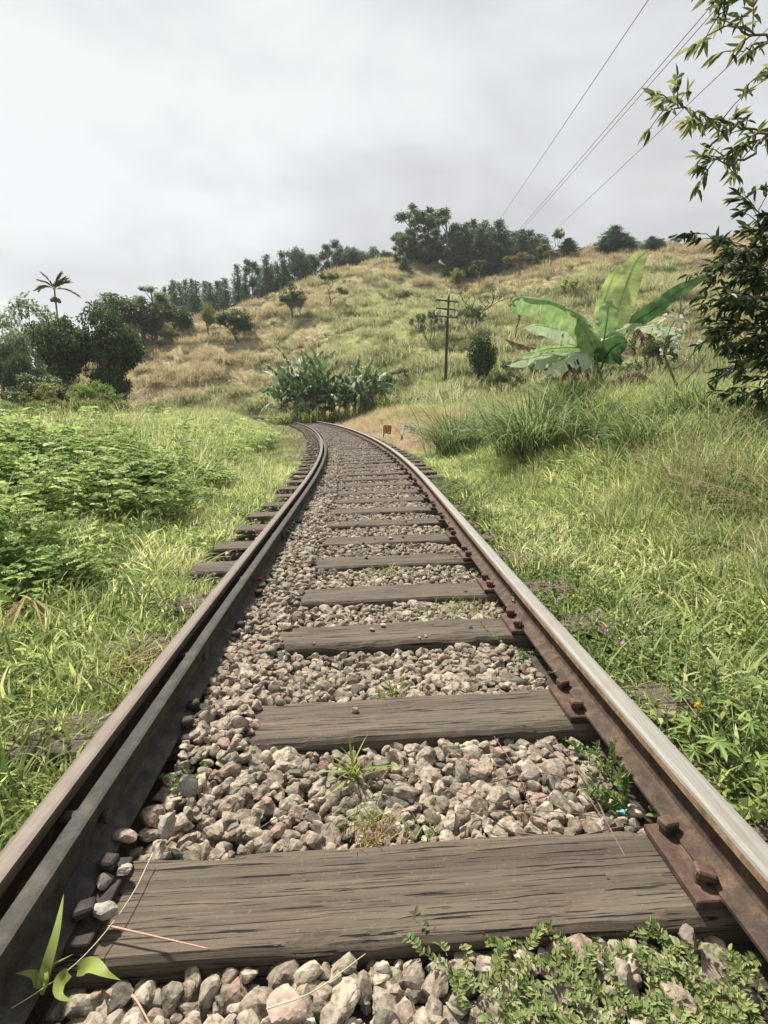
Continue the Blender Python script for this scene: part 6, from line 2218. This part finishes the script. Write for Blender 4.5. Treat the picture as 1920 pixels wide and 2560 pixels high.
for q, (pts, lab) in enumerate([([(1060, 1580, -.01), (1100, 1640, .0), (1140, 1720, .0), (1150, 1800, -.01)], 'thin dark twig hanging down the stones right of centre'),
                          ([(960, 1700, -.01), (1080, 1735, .0), (1180, 1720, .0), (1300, 1690, -.01)], 'thin twig lying level across the stones on the right'),
                          ([(1200, 1600, .0), (1250, 1660, .0), (1300, 1720, .0)], 'thin twig slanting down towards the right rail weed'),
                          ([(700, 1770, -.01), (760, 1720, .0), (800, 1690, -.01)], 'short reddish twig left of the dry tuft'),
                          ([(1010, 1760, -.01), (1120, 1750, .0), (1260, 1760, .01), (1400, 1790, .01)], 'long thin stem reaching the base plate of the right rail'),
                          ([(560, 1790, -.01), (610, 1760, .0), (660, 1745, .0)], 'short red brown twig left of the middle of the ballast')]):
    litter('thin_twig', pts, .0016, 'twig', lab)


def scrap(px, py, z, sz, c, label, seed, name):
    r = random.Random(seed)
    m_ = plain(name + '_foil', c, .45, 0, .15, 40, .1)
    V = []
    n = 6
    for i in range(n):
        for j in range(n):
            V.append(((i / (n - 1) - .5) * sz, (j / (n - 1) - .5) * sz * .7 + r.gauss(0, sz * .04), r.gauss(0, sz * .13) + .01 + .5 * sz * abs(i / (n - 1) - .5)))
    Fq = [[i * n + j, (i + 1) * n + j, (i + 1) * n + j + 1, i * n + j + 1] for i in range(n - 1) for j in range(n - 1)]
    o = mobj(name, V, [Fq], m_); o.location = gp(px, py, z)
    o.rotation_euler = (-.3, .2, r.uniform(0, 3))
    md = o.modifiers.new('thickness', 'SOLIDIFY'); md.thickness = .001
    return tag(o, label, 'litter')


scrap(556, 1254, .02, .07, (.48, .03, .035), 'crumpled red wrapper against the check rail foot', 3, 'red_wrapper')
scrap(1343, 1764, .012, .026, (.05, .30, .27), 'small teal scrap of paper near the right rail weed', 4, 'teal_scrap')
scrap(1032, 1256, .0, .04, (.45, .06, .07), 'tiny red scrap far up between the rails', 6, 'red_scrap') if False else None

# flowers
M['pinkfl'] = plain('pink_flower', (.62, .38, .62), .8, 0, .15, 60, 0)
M['yelfl'] = plain('yellow_flower', (.70, .50, .06), .8, 0, .1, 60, 0)
for i_, (px, py, mn, lab, R_) in enumerate([(1292, 1322, 'pinkfl', 'largest pink puff flower in front of the exposed sleeper end', .013), (1346, 1390, 'pinkfl', 'lower right pink puff flower among the creepers', .012),
                                    (1207, 1295, 'pinkfl', 'upper left pink puff flower close to the right rail', .012), (1310, 1363, 'pinkfl', 'half hidden pink puff flower between two others', .010),
                                    (1240, 1288, 'yelfl', 'small yellow flower beside the upper pink puff', .013), (1508, 1523, 'yelfl', 'orange yellow flower above the big lobed leaves', .013)]):
    fz = .13
    p = gp(px, py, fz)
    rt = empty('flower', (p.x, p.y, 0), 0, lab, 'flower', None)
    mb = MB(); mb.tube([(0, 0.01, -.1), (.004, 0, fz * .5), (0, 0, fz)], .0014, 4); mb.build('stem', M['stem'], rt)
    n_ = 90
    d_ = rdir(n_)
    V_, F_ = leaves(np.tile(np.array([[0, 0, fz]]), (n_, 1)), d_, rdir(n_), np.full(n_, R_ * 1.1), np.full(n_, R_ * .3))
    V0_, F0_ = ico(2)
    mobj('flower_head', np.concatenate([V_, V0_ * R_ * .6 + np.array([0, 0, fz])]), [F_, F0_ + len(V_)], M[mn], rt)

# dead sapling with few pale leaves right of the banana plant
sp0 = at(1470, 862, 9.5)
ds_ = empty('dead_sapling', (sp0.x, 9.5, gz1(sp0.x, 9.5)), 0, 'dark bare sapling with a few white leaves right of the big banana plant', 'sapling')
q0 = np.array(ds_.location)
A9 = lambda px, py, Y=9.5: np.array(at(px, py, Y)) - q0
mb = MB()
mb.tube(catmull([A9(1480, 900), A9(1465, 842), A9(1448, 800), A9(1435, 765), A9(1437, 735)], 14), np.linspace(.028, .012, 14), 7)
mb.tube(catmull([A9(1445, 798), A9(1470, 790), A9(1500, 760)], 8), [.010] * 8, 5)
mb.tube(catmull([A9(1462, 838), A9(1500, 800), A9(1525, 765)], 8), [.011] * 8, 5)
mb.tube(catmull([A9(1440, 770), A9(1415, 768), A9(1400, 745)], 8), [.007] * 8, 5)
mb.tube(catmull([A9(1437, 740), A9(1452, 700), A9(1468, 680), A9(1470, 640)], 8), [.008] * 8, 5)
mb.build('trunk', M['bark'], ds_, smooth=True)
P_ = []; 
for (px, py, n_) in ((1474, 690, 9), (1436, 760, 6), (1470, 720, 7), (1455, 745, 5), (1500, 740, 5), (1440, 690, 5), (1425, 700, 5)):
    for q in range(n_):
        P_.append(A9(px + random.gauss(0, 6), py + random.gauss(0, 8)))
k_ = len(P_)
V_, F_ = leaves(np.array(P_), RG.normal(0, 1, (k_, 3)) + np.array([0, 0, -.6]), RG.normal(0, .5, (k_, 3)) + np.array([0, -1, .4]), rnd(k_, .08, .16), rnd(k_, .05, .09))
M['whiteleaf'] = leafmat('pale_leaf', [G(.38, .44, .34), G(.50, .55, .46), G(.40, .42, .22)], .3)
mobj('foliage', V_, [F_], M['whiteleaf'], ds_)

# ------------------------------------------------------------------ haze
mh = bpy.data.materials.new('haze_air'); mh.use_nodes = True
t = mh.node_tree
for n_ in list(t.nodes):
    if n_.type != 'OUTPUT_MATERIAL':
        t.nodes.remove(n_)
pv = N(t, 'ShaderNodeVolumePrincipled')
pv.inputs['Color'].default_value = (.93, .95, .97, 1)
pv.inputs['Density'].default_value = 0.00032
t.links.new(pv.outputs[0], t.nodes['Material Output'].inputs['Volume'])
mb = MB(); zlo = float(gz.min()) - 2; mb.box((0, 0, (zlo + 75) / 2), (880, 880, 75 - zlo))
o = mb.build('haze', mh)
tag(o, 'thin pale haze in the humid air', 'haze', kind='stuff')
